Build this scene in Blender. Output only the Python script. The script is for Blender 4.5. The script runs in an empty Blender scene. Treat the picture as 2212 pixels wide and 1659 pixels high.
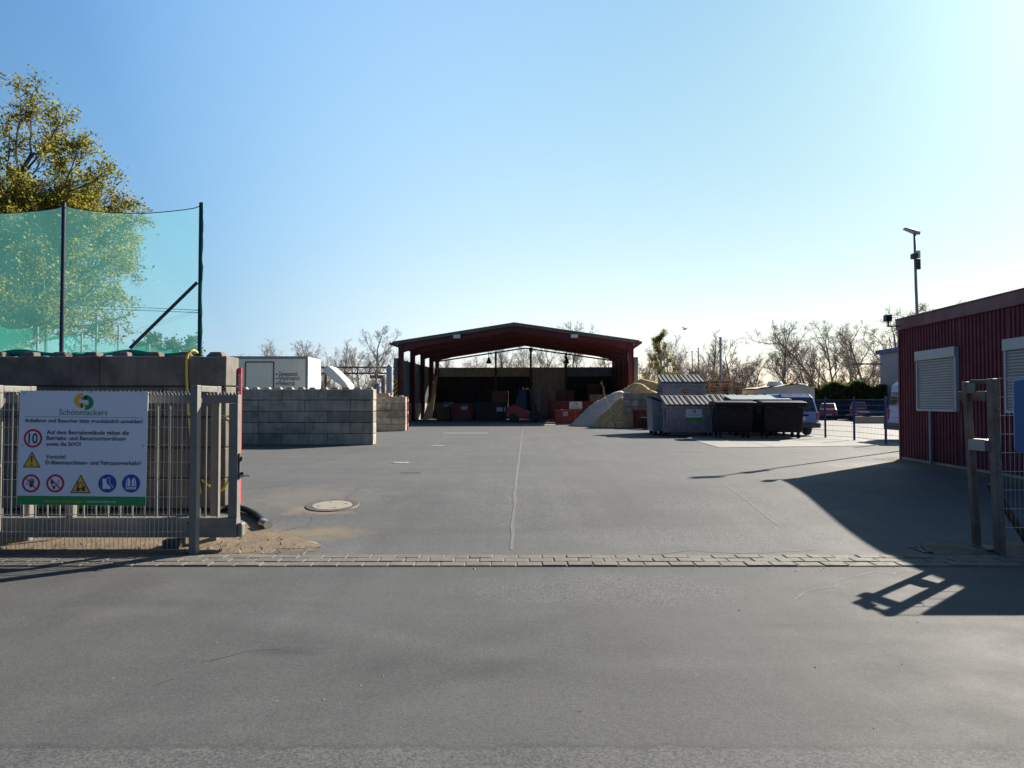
import bpy, bmesh, math, random
from mathutils import Vector as V, Matrix as Mx
R = math.radians
random.seed(7)
S = bpy.context.scene
COL = S.collection

# ------------------------------------------------------------------ camera measures
F, CX, CY, CAMZ = 1500.0, 1106.0, 829.5, 1.42
PITCH = math.atan(38.5 / F)
def ray(x, y):
    u, w = (x - CX) / F, (CY - y) / F
    c, s = math.cos(PITCH), math.sin(PITCH)
    return V((u, c - w * s, s + w * c))
def U(x, y, Y):                      # point of a sight line at depth Y
    d = ray(x, y); t = Y / d.y
    return V((d.x * t, Y, CAMZ + d.z * t))
def gz(Y):                           # the yard falls to the road in a short ramp
    if Y < 7.3: return -0.30 + .028 * (7.3 - max(Y, -5))      # the road is cambered, lowest at its kerb
    t = min(1, max(0, (Y - 7.6) / 5.2)); t = t * t * (3 - 2 * t)
    return -0.30 + 0.30 * t
def G(x, y):                         # ground point of a sight line
    d = ray(x, y); z = 0.0
    for _ in range(40):
        t = (z - CAMZ) / d.z; z = z * .5 + gz(d.y * t) * .5
    t = (z - CAMZ) / d.z
    return V((d.x * t, d.y * t, z))
def zat(y, Y): return U(CX, y, Y).z
def xat(x, Y): return U(x, CY, Y).x

# ------------------------------------------------------------------ materials
class NT:
    def __init__(s, name):
        s.m = bpy.data.materials.new(name); s.m.use_nodes = True
        s.t = s.m.node_tree; s.t.nodes.clear()
        s.out = s.t.nodes.new('ShaderNodeOutputMaterial')
        s.pos = None
    def link(s, a, b): s.t.links.new(a, b)
    def new(s, typ, ins=None, **props):
        n = s.t.nodes.new('ShaderNode' + typ)
        for k, v in props.items(): setattr(n, k, v)
        for k, v in (ins or {}).items():
            i = n.inputs[k]
            if hasattr(v, 'is_output'): s.link(v, i)
            else: i.default_value = v
        return n
    def P(s):
        if s.pos is None: s.pos = s.new('NewGeometry').outputs['Position']
        return s.pos
    def mp(s, scale=(1, 1, 1), loc=(0, 0, 0), rot=(0, 0, 0), vec=None):
        return s.new('Mapping', {'Vector': vec or s.P(), 'Scale': scale, 'Location': loc, 'Rotation': rot}).outputs[0]
    def noise(s, sc, det=3, rough=.55, vec=None, dist=0):
        return s.new('TexNoise', {'Vector': vec or s.P(), 'Scale': sc, 'Detail': det, 'Roughness': rough, 'Distortion': dist}).outputs['Fac']
    def math(s, op, a, b=0.0, c=0.0, clamp=False):
        n = s.new('Math', operation=op, use_clamp=clamp)
        for i, v in enumerate((a, b, c)):
            if hasattr(v, 'is_output'): s.link(v, n.inputs[i])
            else: n.inputs[i].default_value = v
        return n.outputs[0]
    def rng(s, v, a, b, c, d):
        return s.new('MapRange', {'Value': v, 'From Min': a, 'From Max': b, 'To Min': c, 'To Max': d}).outputs[0]
    def mix(s, f, a, b, mode='MIX'):
        n = s.new('Mix', data_type='RGBA', blend_type=mode)
        for i, v in ((0, f), (6, a), (7, b)):
            if hasattr(v, 'is_output'): s.link(v, n.inputs[i])
            else: n.inputs[i].default_value = v if i == 0 else (*v[:3], 1)
        return n.outputs[2]
    def scalecol(s, col, f):         # colour times a value
        c = s.new('CombineColor'); [s.link(f, c.inputs[i]) for i in range(3)]
        return s.mix(1.0, col, c.outputs[0], 'MULTIPLY')
    def bump(s, h, strength=.3, dist=.01, normal=None):
        i = {'Height': h, 'Strength': strength, 'Distance': dist}
        if normal: i['Normal'] = normal
        return s.new('Bump', i).outputs[0]
    def bsdf(s, col, rough=.6, metal=0, spec=.5, normal=None, **kw):
        p = s.new('BsdfPrincipled')
        for k, v in (('Base Color', col), ('Roughness', rough), ('Metallic', metal), ('Specular IOR Level', spec)):
            if hasattr(v, 'is_output'): s.link(v, p.inputs[k])
            elif k == 'Base Color': p.inputs[k].default_value = (*v[:3], 1)
            else: p.inputs[k].default_value = v
        if normal: s.link(normal, p.inputs['Normal'])
        for k, v in kw.items(): p.inputs[k.replace('_', ' ')].default_value = v
        s.link(p.outputs[0], s.out.inputs[0]); return p

def mat(name, col, rough=.6, metal=0, var=.15, vs=3, bump=0, bs=40, spec=.5, dirt=None, streak=0, rand=0, bd=.01):
    n = NT(name)
    c = n.mix(0, col, col)
    f = n.rng(n.noise(vs, 5, .6), .25, .75, 1 - var, 1 + var)
    if streak:
        st = n.noise(1, 3, .6, n.mp((14, 14, .7)))
        f = n.math('MULTIPLY', f, n.rng(st, .3, .7, 1 - streak, 1 + streak))
    if rand:
        f = n.math('MULTIPLY', f, n.rng(n.new('ObjectInfo').outputs['Random'], 0, 1, 1 - rand, 1 + rand))
    c = n.scalecol(c, f)
    if dirt:
        dc, amt, ds = dirt
        k = n.rng(n.noise(ds, 6, .65), .62 - amt * .4, .80 - amt * .3, 0, .9)
        c = n.mix(k, c, dc)
    nr = n.bump(n.noise(bs, 4, .6), bump, bd) if bump else None
    rr = n.rng(n.noise(vs * 2.3, 4), .3, .7, max(.03, rough - .1), min(1, rough + .1))
    n.bsdf(c, rr, metal, spec, nr)
    return n.m

M = {}
def asphalt(name, tone, warm, coarse):
    n = NT(name)
    big = n.noise(.33, 5, .6, dist=.6)
    mid = n.noise(1.7, 5, .62)
    st = n.noise(1, 4, .6, n.mp((.22, 1.5, 1), rot=(0, 0, R(9))), dist=.4)
    st2 = n.noise(1, 4, .6, n.mp((2.6, .16, 1), rot=(0, 0, R(-4))))
    fine = n.noise(75, 3, .75)
    sep = n.new('SeparateXYZ', {0: n.P()})
    X, Y = sep.outputs[0], sep.outputs[1]
    f = n.rng(big, .3, .7, .93, 1.07)
    f = n.math('MULTIPLY', f, n.rng(mid, .3, .7, .93, 1.07))
    f = n.math('MULTIPLY', f, n.rng(st, .3, .7, .93, 1.07))
    f = n.math('MULTIPLY', f, n.rng(st2, .35, .7, .95, 1.06))
    # tyre arcs polished into the surface
    for cx, cy, r, w, a in coarse['arcs']:
        dx, dy = n.math('SUBTRACT', X, cx), n.math('SUBTRACT', Y, cy)
        d = n.math('SQRT', n.math('ADD', n.math('MULTIPLY', dx, dx), n.math('MULTIPLY', dy, dy)))
        d = n.math('ADD', d, n.rng(mid, 0, 1, -.12, .12))
        d = n.math('ABSOLUTE', n.math('SUBTRACT', d, r))
        k = n.math('MULTIPLY', n.rng(d, 0, w, 1, 0), n.rng(big, .4, .65, 0, 1))
        f = n.math('MULTIPLY', f, n.rng(k, 0, 1, 1, a))
    cm = None
    for cx, cy, rx, ry in coarse['spots']:       # patches where the binder has worn off the stones
        dx = n.math('DIVIDE', n.math('SUBTRACT', X, cx), rx); dy = n.math('DIVIDE', n.math('SUBTRACT', Y, cy), ry)
        d = n.math('SQRT', n.math('ADD', n.math('MULTIPLY', dx, dx), n.math('MULTIPLY', dy, dy)))
        d = n.math('ADD', d, n.rng(n.noise(1.4, 5, .65), .2, .8, -.5, .5))
        k = n.rng(d, .75, 1.08, 1, 0)
        cm = k if cm is None else n.math('MAXIMUM', cm, k)
    if coarse['strip']:              # an older, rougher strip of surfacing along the near edge, cut off straight
        e = n.math('ADD', Y, n.rng(n.noise(6, 4, .7), .2, .8, -.05, .05))
        k = n.rng(e, coarse['strip'] - .03, coarse['strip'] + .03, 1, 0)
        sk = n.rng(n.math('ABSOLUTE', n.math('SUBTRACT', e, coarse['strip'])), 0, .035, .78, 1)
        f = n.math('MULTIPLY', f, sk)
        cm = n.math('MAXIMUM', cm, n.math('MULTIPLY', k, .8))
    vor = n.new('TexVoronoi', {'Vector': n.P(), 'Scale': 88.0}).outputs['Color']
    vs = n.new('SeparateColor', {0: vor}).outputs[0]
    grain = n.rng(vs, 0, 1, .60, 1.42)
    if cm is None: amt = coarse['base']
    else: amt = n.math('MAXIMUM', cm, coarse['base'])
    g2 = n.math('ADD', n.math('MULTIPLY', n.math('SUBTRACT', grain, 1.0), amt), 1.0)
    f = n.math('MULTIPLY', f, g2)
    f = n.math('MULTIPLY', f, n.rng(fine, .3, .7, .88, 1.13))
    if cm is not None: f = n.math('MULTIPLY', f, n.rng(cm, 0, 1, 1, coarse['lift']))
    # specks and spots
    sp = n.new('TexVoronoi', {'Vector': n.P(), 'Scale': 1.15, 'Randomness': 1.0})
    k = n.rng(n.math('ADD', sp.outputs['Distance'], n.rng(n.noise(30, 2), 0, 1, -.02, .02)), .012, .028, 1, 0)
    c = n.mix(n.math('MULTIPLY', k, .75), n.scalecol(n.mix(0, tone, tone), f), (.018, .017, .016))
    sp2 = n.new('TexVoronoi', {'Vector': n.mp((1, 1, 1), (3.3, 7.1, 0)), 'Scale': 3.1, 'Randomness': 1.0})
    k2 = n.rng(sp2.outputs['Distance'], .012, .026, .6, 0)
    c = n.mix(k2, c, (.33, .32, .30))
    # dusty film
    dk = n.rng(n.noise(.55, 6, .66, n.mp(loc=(9, 4, 0))), .5, .8, 0, .4)
    c = n.mix(dk, c, warm)
    for cx, cy, rx, ry, col, a in coarse['stains']:
        dx = n.math('DIVIDE', n.math('SUBTRACT', X, cx), rx); dy = n.math('DIVIDE', n.math('SUBTRACT', Y, cy), ry)
        d = n.math('SQRT', n.math('ADD', n.math('MULTIPLY', dx, dx), n.math('MULTIPLY', dy, dy)))
        d = n.math('ADD', d, n.rng(n.noise(2.6, 6, .7), .2, .8, -.7, .7))
        c = n.mix(n.rng(d, .3, 1.15, a, 0), c, col)
    h = n.math('ADD', fine, n.math('MULTIPLY', vs, amt))
    nr = n.bump(h, .35, .006)
    n.bsdf(c, n.rng(mid, .3, .7, .7, .85), 0, .15, nr)
    return n.m
M['road'] = asphalt('road_asphalt', (.078, .080, .082), (.099, .100, .0995), dict(base=.38, lift=1.14, strip=3.28,
    arcs=[(1.5, 10.5, 6.1, .22, 1.2), (1.2, 10.8, 6.7, .3, .84), (-2.5, 11.5, 7.6, .25, .86), (6.5, 9.5, 6.2, .25, 1.16), (7.5, 9, 5.6, .3, .86), (-6, 12, 9.2, .2, .86), (-5.6, 12.2, 9.6, .2, .87)],
    spots=[(.75, 6.35, 1.35, .72)], stains=[(-1.5, 4.6, .25, .12, (.045, .045, .045), .5), (2.1, 5.2, .3, .1, (.05, .05, .05), .45), (-3.1, 5.6, .5, .2, (.11, .108, .10), .5)]))
M['yard'] = asphalt('yard_asphalt', (.100, .102, .1035), (.130, .129, .125), dict(base=.55, lift=1.1, strip=None,
    arcs=[(-9, 24, 11, .35, .9), (-8.4, 26, 14, .5, .92), (13, 22, 13, .5, .93), (11, 14, 8.0, .35, .9), (9, 24, 9.5, .4, 1.1)],
    spots=[(2.6, 8.7, 2.6, .6), (3.6, 10.6, 1.6, 1.0), (.2, 11, 1.2, 2.0)],
    stains=[(-2.5, 8.9, .7, .35, (.235, .18, .115), .6), (-3.1, 8.2, .6, .4, (.26, .215, .155), .7), (-3.2, 11, 1.5, 1.0, (.20, .185, .165), .4),
            (-2.75, 10.1, .5, .3, (.33, .25, .16), .5), (3.2, 44, 5, 2.2, (.40, .33, .24), .7), (9, 15.5, 2.2, 1.0, (.29, .26, .21), .5), (7.9, 19.5, .7, .3, (.07, .066, .06), .6)]))
M['lot'] = mat('lot_asphalt', (.12, .117, .11), .75, var=.12, vs=1.2, bump=.2, bs=60)
M['slab'] = mat('concrete_slab', (.18, .175, .165), .8, var=.12, vs=1.6, bump=.25, bs=60, dirt=((.15, .14, .12), .1, 1.1))
M['seam'] = mat('pale_joint_sealing', (.116, .115, .112), .8, var=.2, vs=9, bump=.2)
M['darkseam'] = mat('dark_joint_sealing', (.082, .078, .072), .7, var=.2, vs=9)
M['paver'] = mat('kerb_paver', (.118, .112, .10), .85, var=.28, vs=4.5, bump=.6, bs=30, dirt=((.085, .08, .07), .45, 3.1))
M['joint'] = mat('sandy_joint', (.15, .125, .09), .9, var=.25, vs=9)
M['soil'] = mat('sandy_soil', (.145, .108, .072), .95, var=.35, vs=5, bump=.7, bs=24, bd=.02, dirt=((.13, .09, .05), .35, 4))
M['field'] = mat('field', (.10, .10, .05), .95, var=.3, vs=.4, bump=.3)
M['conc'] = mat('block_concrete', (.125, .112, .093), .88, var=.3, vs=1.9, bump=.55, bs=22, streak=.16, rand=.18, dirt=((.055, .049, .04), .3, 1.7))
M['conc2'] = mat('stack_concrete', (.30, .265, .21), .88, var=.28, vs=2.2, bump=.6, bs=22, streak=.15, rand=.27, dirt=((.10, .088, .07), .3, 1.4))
M['galv'] = mat('galvanised_steel', (.27, .28, .285), .45, .5, var=.22, vs=5, dirt=((.20, .19, .17), .15, 2), bump=.08)
M['galvlid'] = mat('weathered_lid', (.105, .11, .115), .8, .1, var=.2, vs=5)
M['galvp'] = mat('gate_galvanised', (.165, .158, .142), .55, .1, var=.2, vs=4, dirt=((.17, .15, .12), .12, 3), bump=.1)
M['wire'] = mat('galvanised_wire', (.42, .41, .38), .45, .5, var=.1, vs=6)
M['dkpost'] = mat('dark_blue_steel', (.012, .016, .045), .4, .2, var=.2, vs=5)
M['blue'] = mat('blue_coating', (.012, .045, .17), .4, var=.1, vs=3)
M['bluesign'] = mat('blue_sign_sheet', (.012, .10, .27), .35, var=.06, vs=2)
M['redwall'] = mat('red_cladding', (.145, .018, .029), .75, var=.14, vs=1.3, streak=.1, dirt=((.15, .03, .03), .12, 1.2))
M['redtrim'] = mat('red_fascia', (.15, .02, .027), .5, var=.14, vs=1.3)
M['redsteel'] = mat('red_frame_steel', (.115, .016, .023), .55, var=.22, vs=1.2, dirt=((.09, .018, .02), .2, 1.4))
M['roof'] = mat('roof_sheet', (.11, .125, .115), .55, .2, var=.2, vs=.8)
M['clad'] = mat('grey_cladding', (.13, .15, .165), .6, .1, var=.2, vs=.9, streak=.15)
M['dkclad'] = mat('near_black_boards', (.020, .021, .023), .8, var=.3, vs=1.1, streak=.2)  # near-black base colour for wall boards and fence sheet
M['tan'] = mat('tan_sheet', (.31, .275, .20), .7, var=.15, vs=1.2, streak=.15)
M['shutter'] = mat('shutter_slat', (.45, .43, .40), .5, var=.06, vs=2)
M['shframe'] = mat('shutter_frame', (.50, .50, .47), .5, var=.08, vs=2)
M['white'] = mat('white_paint', (.74, .73, .69), .45, var=.06, vs=1.5)
M['sheet'] = mat('sign_white', (.68, .69, .72), .4, var=.02, vs=2)
M['cream'] = mat('cream_panel', (.90, .83, .72), .5, var=.07, vs=1.2, streak=.05)
M['tent'] = mat('cream_tarpaulin', (.52, .47, .39), .75, var=.12, vs=.9)
M['black'] = mat('black_plastic', (.009, .0105, .0145), .5, var=.25, vs=3, spec=.25)
M['tyre'] = mat('rubber', (.02, .02, .02), .8, var=.2, vs=6, bump=.2)
M['dkgrey'] = mat('dark_grey', (.05, .05, .055), .6, var=.2, vs=3)
M['ink'] = mat('print_ink', (.03, .035, .06), .5, var=0)
M['inkgrey'] = mat('print_grey', (.09, .09, .10), .5, var=0)
M['pgreen'] = mat('print_green', (.012, .25, .055), .45, var=.03)
M['lgreen'] = mat('logo_green', (.015, .21, .07), .45, var=0)
M['pyel'] = mat('print_yellow', (.72, .42, .02), .45, var=0)
M['pred'] = mat('print_red', (.50, .02, .035), .45, var=0)
M['pblue'] = mat('print_blue', (.012, .06, .32), .45, var=0)
M['hazy'] = mat('hazard_yellow', (.75, .50, .02), .5, var=.05)
M['hazr'] = mat('hazard_red', (.55, .03, .03), .5, var=.1, vs=12)
M['skipred'] = mat('skip_red', (.13, .018, .02), .55, var=.25, vs=2.2, dirt=((.13, .04, .025), .25, 3))
M['skipor'] = mat('skip_orange_red', (.29, .045, .03), .55, var=.2, vs=2.2, dirt=((.2, .07, .04), .2, 3))
M['skipbr'] = mat('skip_brown', (.12, .05, .03), .6, var=.25, vs=2)
M['tagwhite'] = mat('faded_label', (.36, .37, .40), .6, var=.1)
M['skipgr'] = mat('skip_olive', (.09, .085, .04), .6, var=.25, vs=2)
M['skipdk'] = mat('skip_black', (.016, .016, .018), .6, var=.25, vs=2)
M['wood'] = mat('pallet_wood', (.36, .23, .12), .8, var=.3, vs=7, rand=.35, bump=.2)
M['woodold'] = mat('grey_pallet_wood', (.16, .13, .10), .85, var=.3, vs=7, rand=.3, bump=.2)
M['board'] = mat('timber_and_sun_patch', (.50, .36, .21), .75, var=.2, vs=2)
M['hosey'] = mat('yellow_hose', (.55, .40, .05), .5, var=.1)
M['steel'] = mat('bright_steel', (.6, .6, .6), .3, .9, var=.1)
M['rust'] = mat('rusty_steel', (.10, .055, .03), .8, .2, var=.4, vs=9)
M['rustgalv'] = mat('rust_stained_galvanised', (.15, .145, .132), .65, .3, var=.25, vs=3, dirt=((.13, .062, .028), .5, 3.2))
M['vanblue'] = mat('van_pale_blue', (.17, .27, .48), .3, var=.05)
M['vanwhite'] = mat('van_dusty_white', (.52, .57, .68), .4, var=.12, vs=2.5)
M['carred'] = mat('car_red', (.36, .025, .03), .35, var=.08)
M['bbld'] = mat('pale_render', (.43, .44, .46), .7, var=.05, vs=.6)
M['btrim'] = mat('blue_trim', (.05, .11, .30), .5, var=.05)
M['silo'] = mat('silo_blue', (.14, .27, .45), .45, var=.1)
M['silow'] = mat('silo_pale', (.48, .50, .52), .45, var=.1)
M['girder'] = mat('brown_girder', (.16, .10, .075), .7, var=.2)
M['bark'] = mat('bark', (.075, .06, .045), .9, var=.3, vs=3)
M['barkfar'] = mat('bare_bark', (.20, .175, .155), .9, var=.3, vs=1)
M['twig'] = mat('twigs', (.32, .28, .245), .9, var=.3, vs=1)
M['lampgrey'] = mat('lamp_grey', (.30, .30, .31), .45, .4, var=.06)
M['forkred'] = mat('forklift_red', (.24, .02, .025), .5, var=.1)
M['forkgrey'] = mat('forklift_blue_grey', (.014, .022, .045), .7, var=.1)
M['lead'] = mat('manhole_concrete', (.26, .24, .205), .85, var=.12, vs=9, bump=.3)
M['iron'] = mat('cast_iron', (.10, .09, .08), .7, .4, var=.25, vs=14, dirt=((.25, .15, .07), .3, 7))
M['bird'] = mat('dark_feathers', (.03, .03, .035), .7, var=.1)
M['straw'] = mat('dry_stalk', (.22, .17, .08), .9, var=.3, vs=9)
def glass(name, col):
    n = NT(name); n.bsdf(col, .06, 0, .6); return n.m
M['glass'] = glass('window_glass', (.02, .027, .035))
def leafmat(name, a, b, tr=.5):
    n = NT(name)
    c = n.mix(n.rng(n.noise(1.3, 4, .6), .3, .7, 0, 1), a, b)
    c = n.scalecol(c, n.rng(n.noise(11, 2), .3, .7, .7, 1.3))
    d = n.new('BsdfDiffuse', {'Color': c}); t = n.new('BsdfTranslucent', {'Color': c})
    m = n.new('MixShader', {0: tr, 1: d.outputs[0], 2: t.outputs[0]})
    n.link(m.outputs[0], n.out.inputs[0]); return n.m
M['leaf'] = leafmat('young_maple_leaves', (.33, .29, .05), (.18, .19, .032), .65)
M['needle'] = leafmat('conifer_needles', (.34, .28, .075), (.16, .165, .045), .5)
M['hedge'] = leafmat('hedge_leaves', (.16, .19, .05), (.08, .11, .03), .35)
M['bud'] = leafmat('buds', (.17, .14, .07), (.12, .09, .06), .45)
M['fgreen'] = leafmat('far_leaves', (.10, .13, .04), (.06, .09, .03), .4)
M['weed'] = leafmat('weed_leaves', (.11, .14, .03), (.19, .16, .05), .4)
def netmat(name, col, alpha):
    n = NT(name)
    d = n.new('BsdfDiffuse', {'Color': (*col, 1)}); t = n.new('BsdfTranslucent', {'Color': (*col, 1)})
    m = n.new('MixShader', {0: .5, 1: d.outputs[0], 2: t.outputs[0]})
    a = n.rng(n.noise(1.1, 3), .3, .7, alpha - .05, alpha + .05)
    tr = n.new('BsdfTransparent')
    mm = n.new('MixShader', {0: a, 1: tr.outputs[0], 2: m.outputs[0]})
    n.link(mm.outputs[0], n.out.inputs[0]); return n.m
M['net'] = netmat('green_netting', (.17, .60, .56), .24)
M['net2'] = netmat('green_netting_dense', (.03, .42, .31), .36)
M['netroll'] = mat('folded_green_netting', (.012, .20, .16), .7, var=.2, vs=5, bump=.3)
def pilemat():
    n = NT('wood_chips')
    f = n.rng(n.noise(9, 6, .75), .3, .7, .55, 1.45)
    c = n.scalecol(n.mix(n.rng(n.noise(2.2, 5, .7), .35, .65, 0, 1), (.64, .41, .16), (.72, .53, .27)), f)
    nr = n.bump(n.noise(14, 6, .8), 1.0, .09); n.bsdf(c, .9, 0, .2, nr); return n.m
M['chips'] = pilemat()
M['sand'] = mat('grey_sand', (.66, .55, .41), .95, var=.15, vs=2, bump=.4, bs=30, bd=.02)

# ------------------------------------------------------------------ mesh helpers
class MB:
    def __init__(s): s.v, s.f, s.m, s.T = [], [], [], Mx.Identity(4)
    def add(s, vs, fs, m=0):
        o = len(s.v); T = s.T
        s.v += [tuple(T @ V(p)) for p in vs]
        s.f += [tuple(i + o for i in f) for f in fs]; s.m += [m] * len(fs)
    def box(s, x0, x1, y0, y1, z0, z1, m=0):
        s.add([(x, y, z) for x in (x0, x1) for y in (y0, y1) for z in (z0, z1)],
              [(0, 1, 3, 2), (4, 6, 7, 5), (0, 4, 5, 1), (2, 3, 7, 6), (0, 2, 6, 4), (1, 5, 7, 3)], m)
    def bar(s, a, b, w, h, m=0, up=(0, 0, 1)):
        a, b = V(a), V(b); d = (b - a).normalized(); u = V(up)
        if abs(d.dot(u)) > .98: u = V((0, 1, 0))
        sx = d.cross(u).normalized() * (w / 2); sy = sx.cross(d).normalized() * (h / 2)
        vs = [p + i * sx + j * sy for p in (a, b) for i, j in ((-1, -1), (1, -1), (1, 1), (-1, 1))]
        s.add(vs, [(3, 2, 1, 0), (4, 5, 6, 7), (0, 1, 5, 4), (1, 2, 6, 5), (2, 3, 7, 6), (3, 0, 4, 7)], m)
    def tube(s, pts, r, n=8, m=0, caps=True):
        pts = [V(p) for p in pts]; k = len(pts)
        rs = r if isinstance(r, (list, tuple)) else [r] * k
        vs = []; ref = None
        for i, p in enumerate(pts):
            d = (pts[min(i + 1, k - 1)] - pts[max(i - 1, 0)])
            d = d.normalized() if d.length > 1e-9 else V((0, 0, 1))
            if ref is None: ref = V((1, 0, 0)) if abs(d.x) < .8 else V((0, 1, 0))
            a = (ref - d * ref.dot(d)).normalized(); b = d.cross(a); ref = a
            vs += [p + (a * math.cos(t) + b * math.sin(t)) * rs[i] for t in [2 * math.pi * j / n for j in range(n)]]
        fs = [(i * n + j, i * n + (j + 1) % n, (i + 1) * n + (j + 1) % n, (i + 1) * n + j) for i in range(k - 1) for j in range(n)]
        if caps: fs += [tuple(range(n - 1, -1, -1)), tuple((k - 1) * n + j for j in range(n))]
        s.add(vs, fs, m)
    def prism(s, poly, axis, a0, a1, m=0):
        def q(p, a): return {'x': (a, p[0], p[1]), 'y': (p[0], a, p[1]), 'z': (p[0], p[1], a)}[axis]
        n = len(poly)
        s.add([q(p, a0) for p in poly] + [q(p, a1) for p in poly],
              [tuple(range(n - 1, -1, -1)), tuple(range(n, 2 * n))] + [(i, (i + 1) % n, n + (i + 1) % n, n + i) for i in range(n)], m)
    def face(s, pts, m=0): s.add(pts, [tuple(range(len(pts)))], m)
    def lathe(s, prof, n=24, m=0, c=(0, 0, 0)):
        vs = [(c[0] + r * math.cos(2 * math.pi * j / n), c[1] + r * math.sin(2 * math.pi * j / n), c[2] + z) for r, z in prof for j in range(n)]
        k = len(prof)
        fs = [(i * n + j, i * n + (j + 1) % n, (i + 1) * n + (j + 1) % n, (i + 1) * n + j) for i in range(k - 1) for j in range(n)]
        fs += [tuple(range(n - 1, -1, -1)), tuple((k - 1) * n + j for j in range(n))]
        s.add(vs, fs, m)
    def build(s, name, mats, parent=None, loc=(0, 0, 0), rz=0, smooth=False, bev=0, normals=True):
        me = bpy.data.meshes.new(name); me.from_pydata(s.v, [], s.f)
        for m in (mats if isinstance(mats, (list, tuple)) else [mats]): me.materials.append(M[m] if isinstance(m, str) else m)
        me.polygons.foreach_set('material_index', s.m)
        if normals:
            bm = bmesh.new(); bm.from_mesh(me); bmesh.ops.recalc_face_normals(bm, faces=bm.faces); bm.to_mesh(me); bm.free()
        if smooth:
            me.polygons.foreach_set('use_smooth', [True] * len(me.polygons))
            if smooth != 'all': me.set_sharp_from_angle(angle=R(40))
        me.update()
        o = bpy.data.objects.new(name, me); COL.objects.link(o)
        if parent: o.parent = parent
        o.location = loc; o.rotation_euler.z = rz
        if bev:
            b = o.modifiers.new('edge', 'BEVEL'); b.width = bev; b.segments = 2; b.limit_method = 'ANGLE'; b.angle_limit = R(40)
        return o

def tag(o, label, cat, group=None):
    o['label'] = label; o['category'] = cat
    if group: o['group'] = group
    return o
def thing(name, label, cat, loc=(0, 0, 0), rz=0, group=None):
    o = bpy.data.objects.new(name, None); COL.objects.link(o)
    o.empty_display_size = .2
    o.location = loc; o.rotation_euler = (0, 0, rz)
    return tag(o, label, cat, group)
def kids(o): return [c for c in bpy.data.objects if c.parent == o]
def dup(root, loc, rz, label, group=None, scale=None):
    def rec(o, par):
        c = o.copy(); COL.objects.link(c)
        if par: c.parent = par
        for k in kids(o): rec(k, c)
        return c
    c = rec(root, None); c.location = loc; c.rotation_euler = (0, 0, rz)
    if scale: c.scale = scale
    c['label'] = label
    if group: c['group'] = group
    return c
def struct(o): o['kind'] = 'structure'; return o
def stuff(o): o['kind'] = 'stuff'; return o

_txt = {}
def textmesh(st, bold=False):
    if (st, bold) in _txt: return _txt[(st, bold)]
    cu = bpy.data.curves.new('t', 'FONT'); cu.body = st; cu.resolution_u = 3
    if bold: cu.offset = .018
    o = bpy.data.objects.new('t', cu); COL.objects.link(o)
    bpy.context.view_layer.update()
    me = o.evaluated_get(bpy.context.evaluated_depsgraph_get()).to_mesh()
    vs = [(v.co.x, v.co.y) for v in me.vertices]; fs = [tuple(p.vertices) for p in me.polygons]
    o.evaluated_get(bpy.context.evaluated_depsgraph_get()).to_mesh_clear()
    bpy.data.objects.remove(o); bpy.data.curves.remove(cu)
    _txt[(st, bold)] = (vs, fs); return vs, fs
def text(mb, st, x0, x1, base, y, m=0, bold=False, h=None):
    """lettering on a sheet that faces -Y: spans x0..x1 on the line z = base"""
    vs, fs = textmesh(st, bold)
    a, b = min(v[0] for v in vs), max(v[0] for v in vs)
    k = (x1 - x0) / (b - a); kz = k if h is None else h
    mb.add([(x0 + (v[0] - a) * k, y, base + v[1] * kz) for v in vs], fs, m)
def disc(mb, cx, cz, r, y, m=0, r0=0, n=40, a0=0, a1=360):
    full = abs(a1 - a0) >= 360; k = n + (0 if full else 1)
    an = [R(a0 + (a1 - a0) * i / n) for i in range(k)]
    if r0 == 0:
        mb.face([(cx + r * math.cos(t), y, cz + r * math.sin(t)) for t in an], m)
    else:
        vs = [(cx + q * math.cos(t), y, cz + q * math.sin(t)) for t in an for q in (r0, r)]
        fs = [(2 * i, 2 * i + 1, (2 * i + 3) % (2 * k), (2 * i + 2) % (2 * k)) for i in range(n)]
        mb.add(vs, fs, m)
def logo(mb, cx, cz, s, y, my, mg):
    """two interlocking open rings, yellow and green"""
    disc(mb, cx - .16 * s, cz + .07 * s, .5 * s, y, my, .19 * s, 24, 78, 282)
    mb.face([(cx - .2 * s, y, cz - .42 * s), (cx - .06 * s, y, cz - .43 * s), (cx + .20 * s, y, cz - .20 * s), (cx + .02 * s, y, cz - .12 * s), (cx - .2 * s, y, cz - .10 * s)], my)
    disc(mb, cx + .16 * s, cz - .07 * s, .5 * s, y - .001, mg, .19 * s, 24, -100, 102)
    mb.face([(cx + .2 * s, y - .001, cz + .42 * s), (cx + .05 * s, y - .001, cz + .42 * s), (cx - .20 * s, y - .001, cz + .18 * s), (cx - .02 * s, y - .001, cz + .10 * s), (cx + .2 * s, y - .001, cz + .10 * s)], mg)
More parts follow.
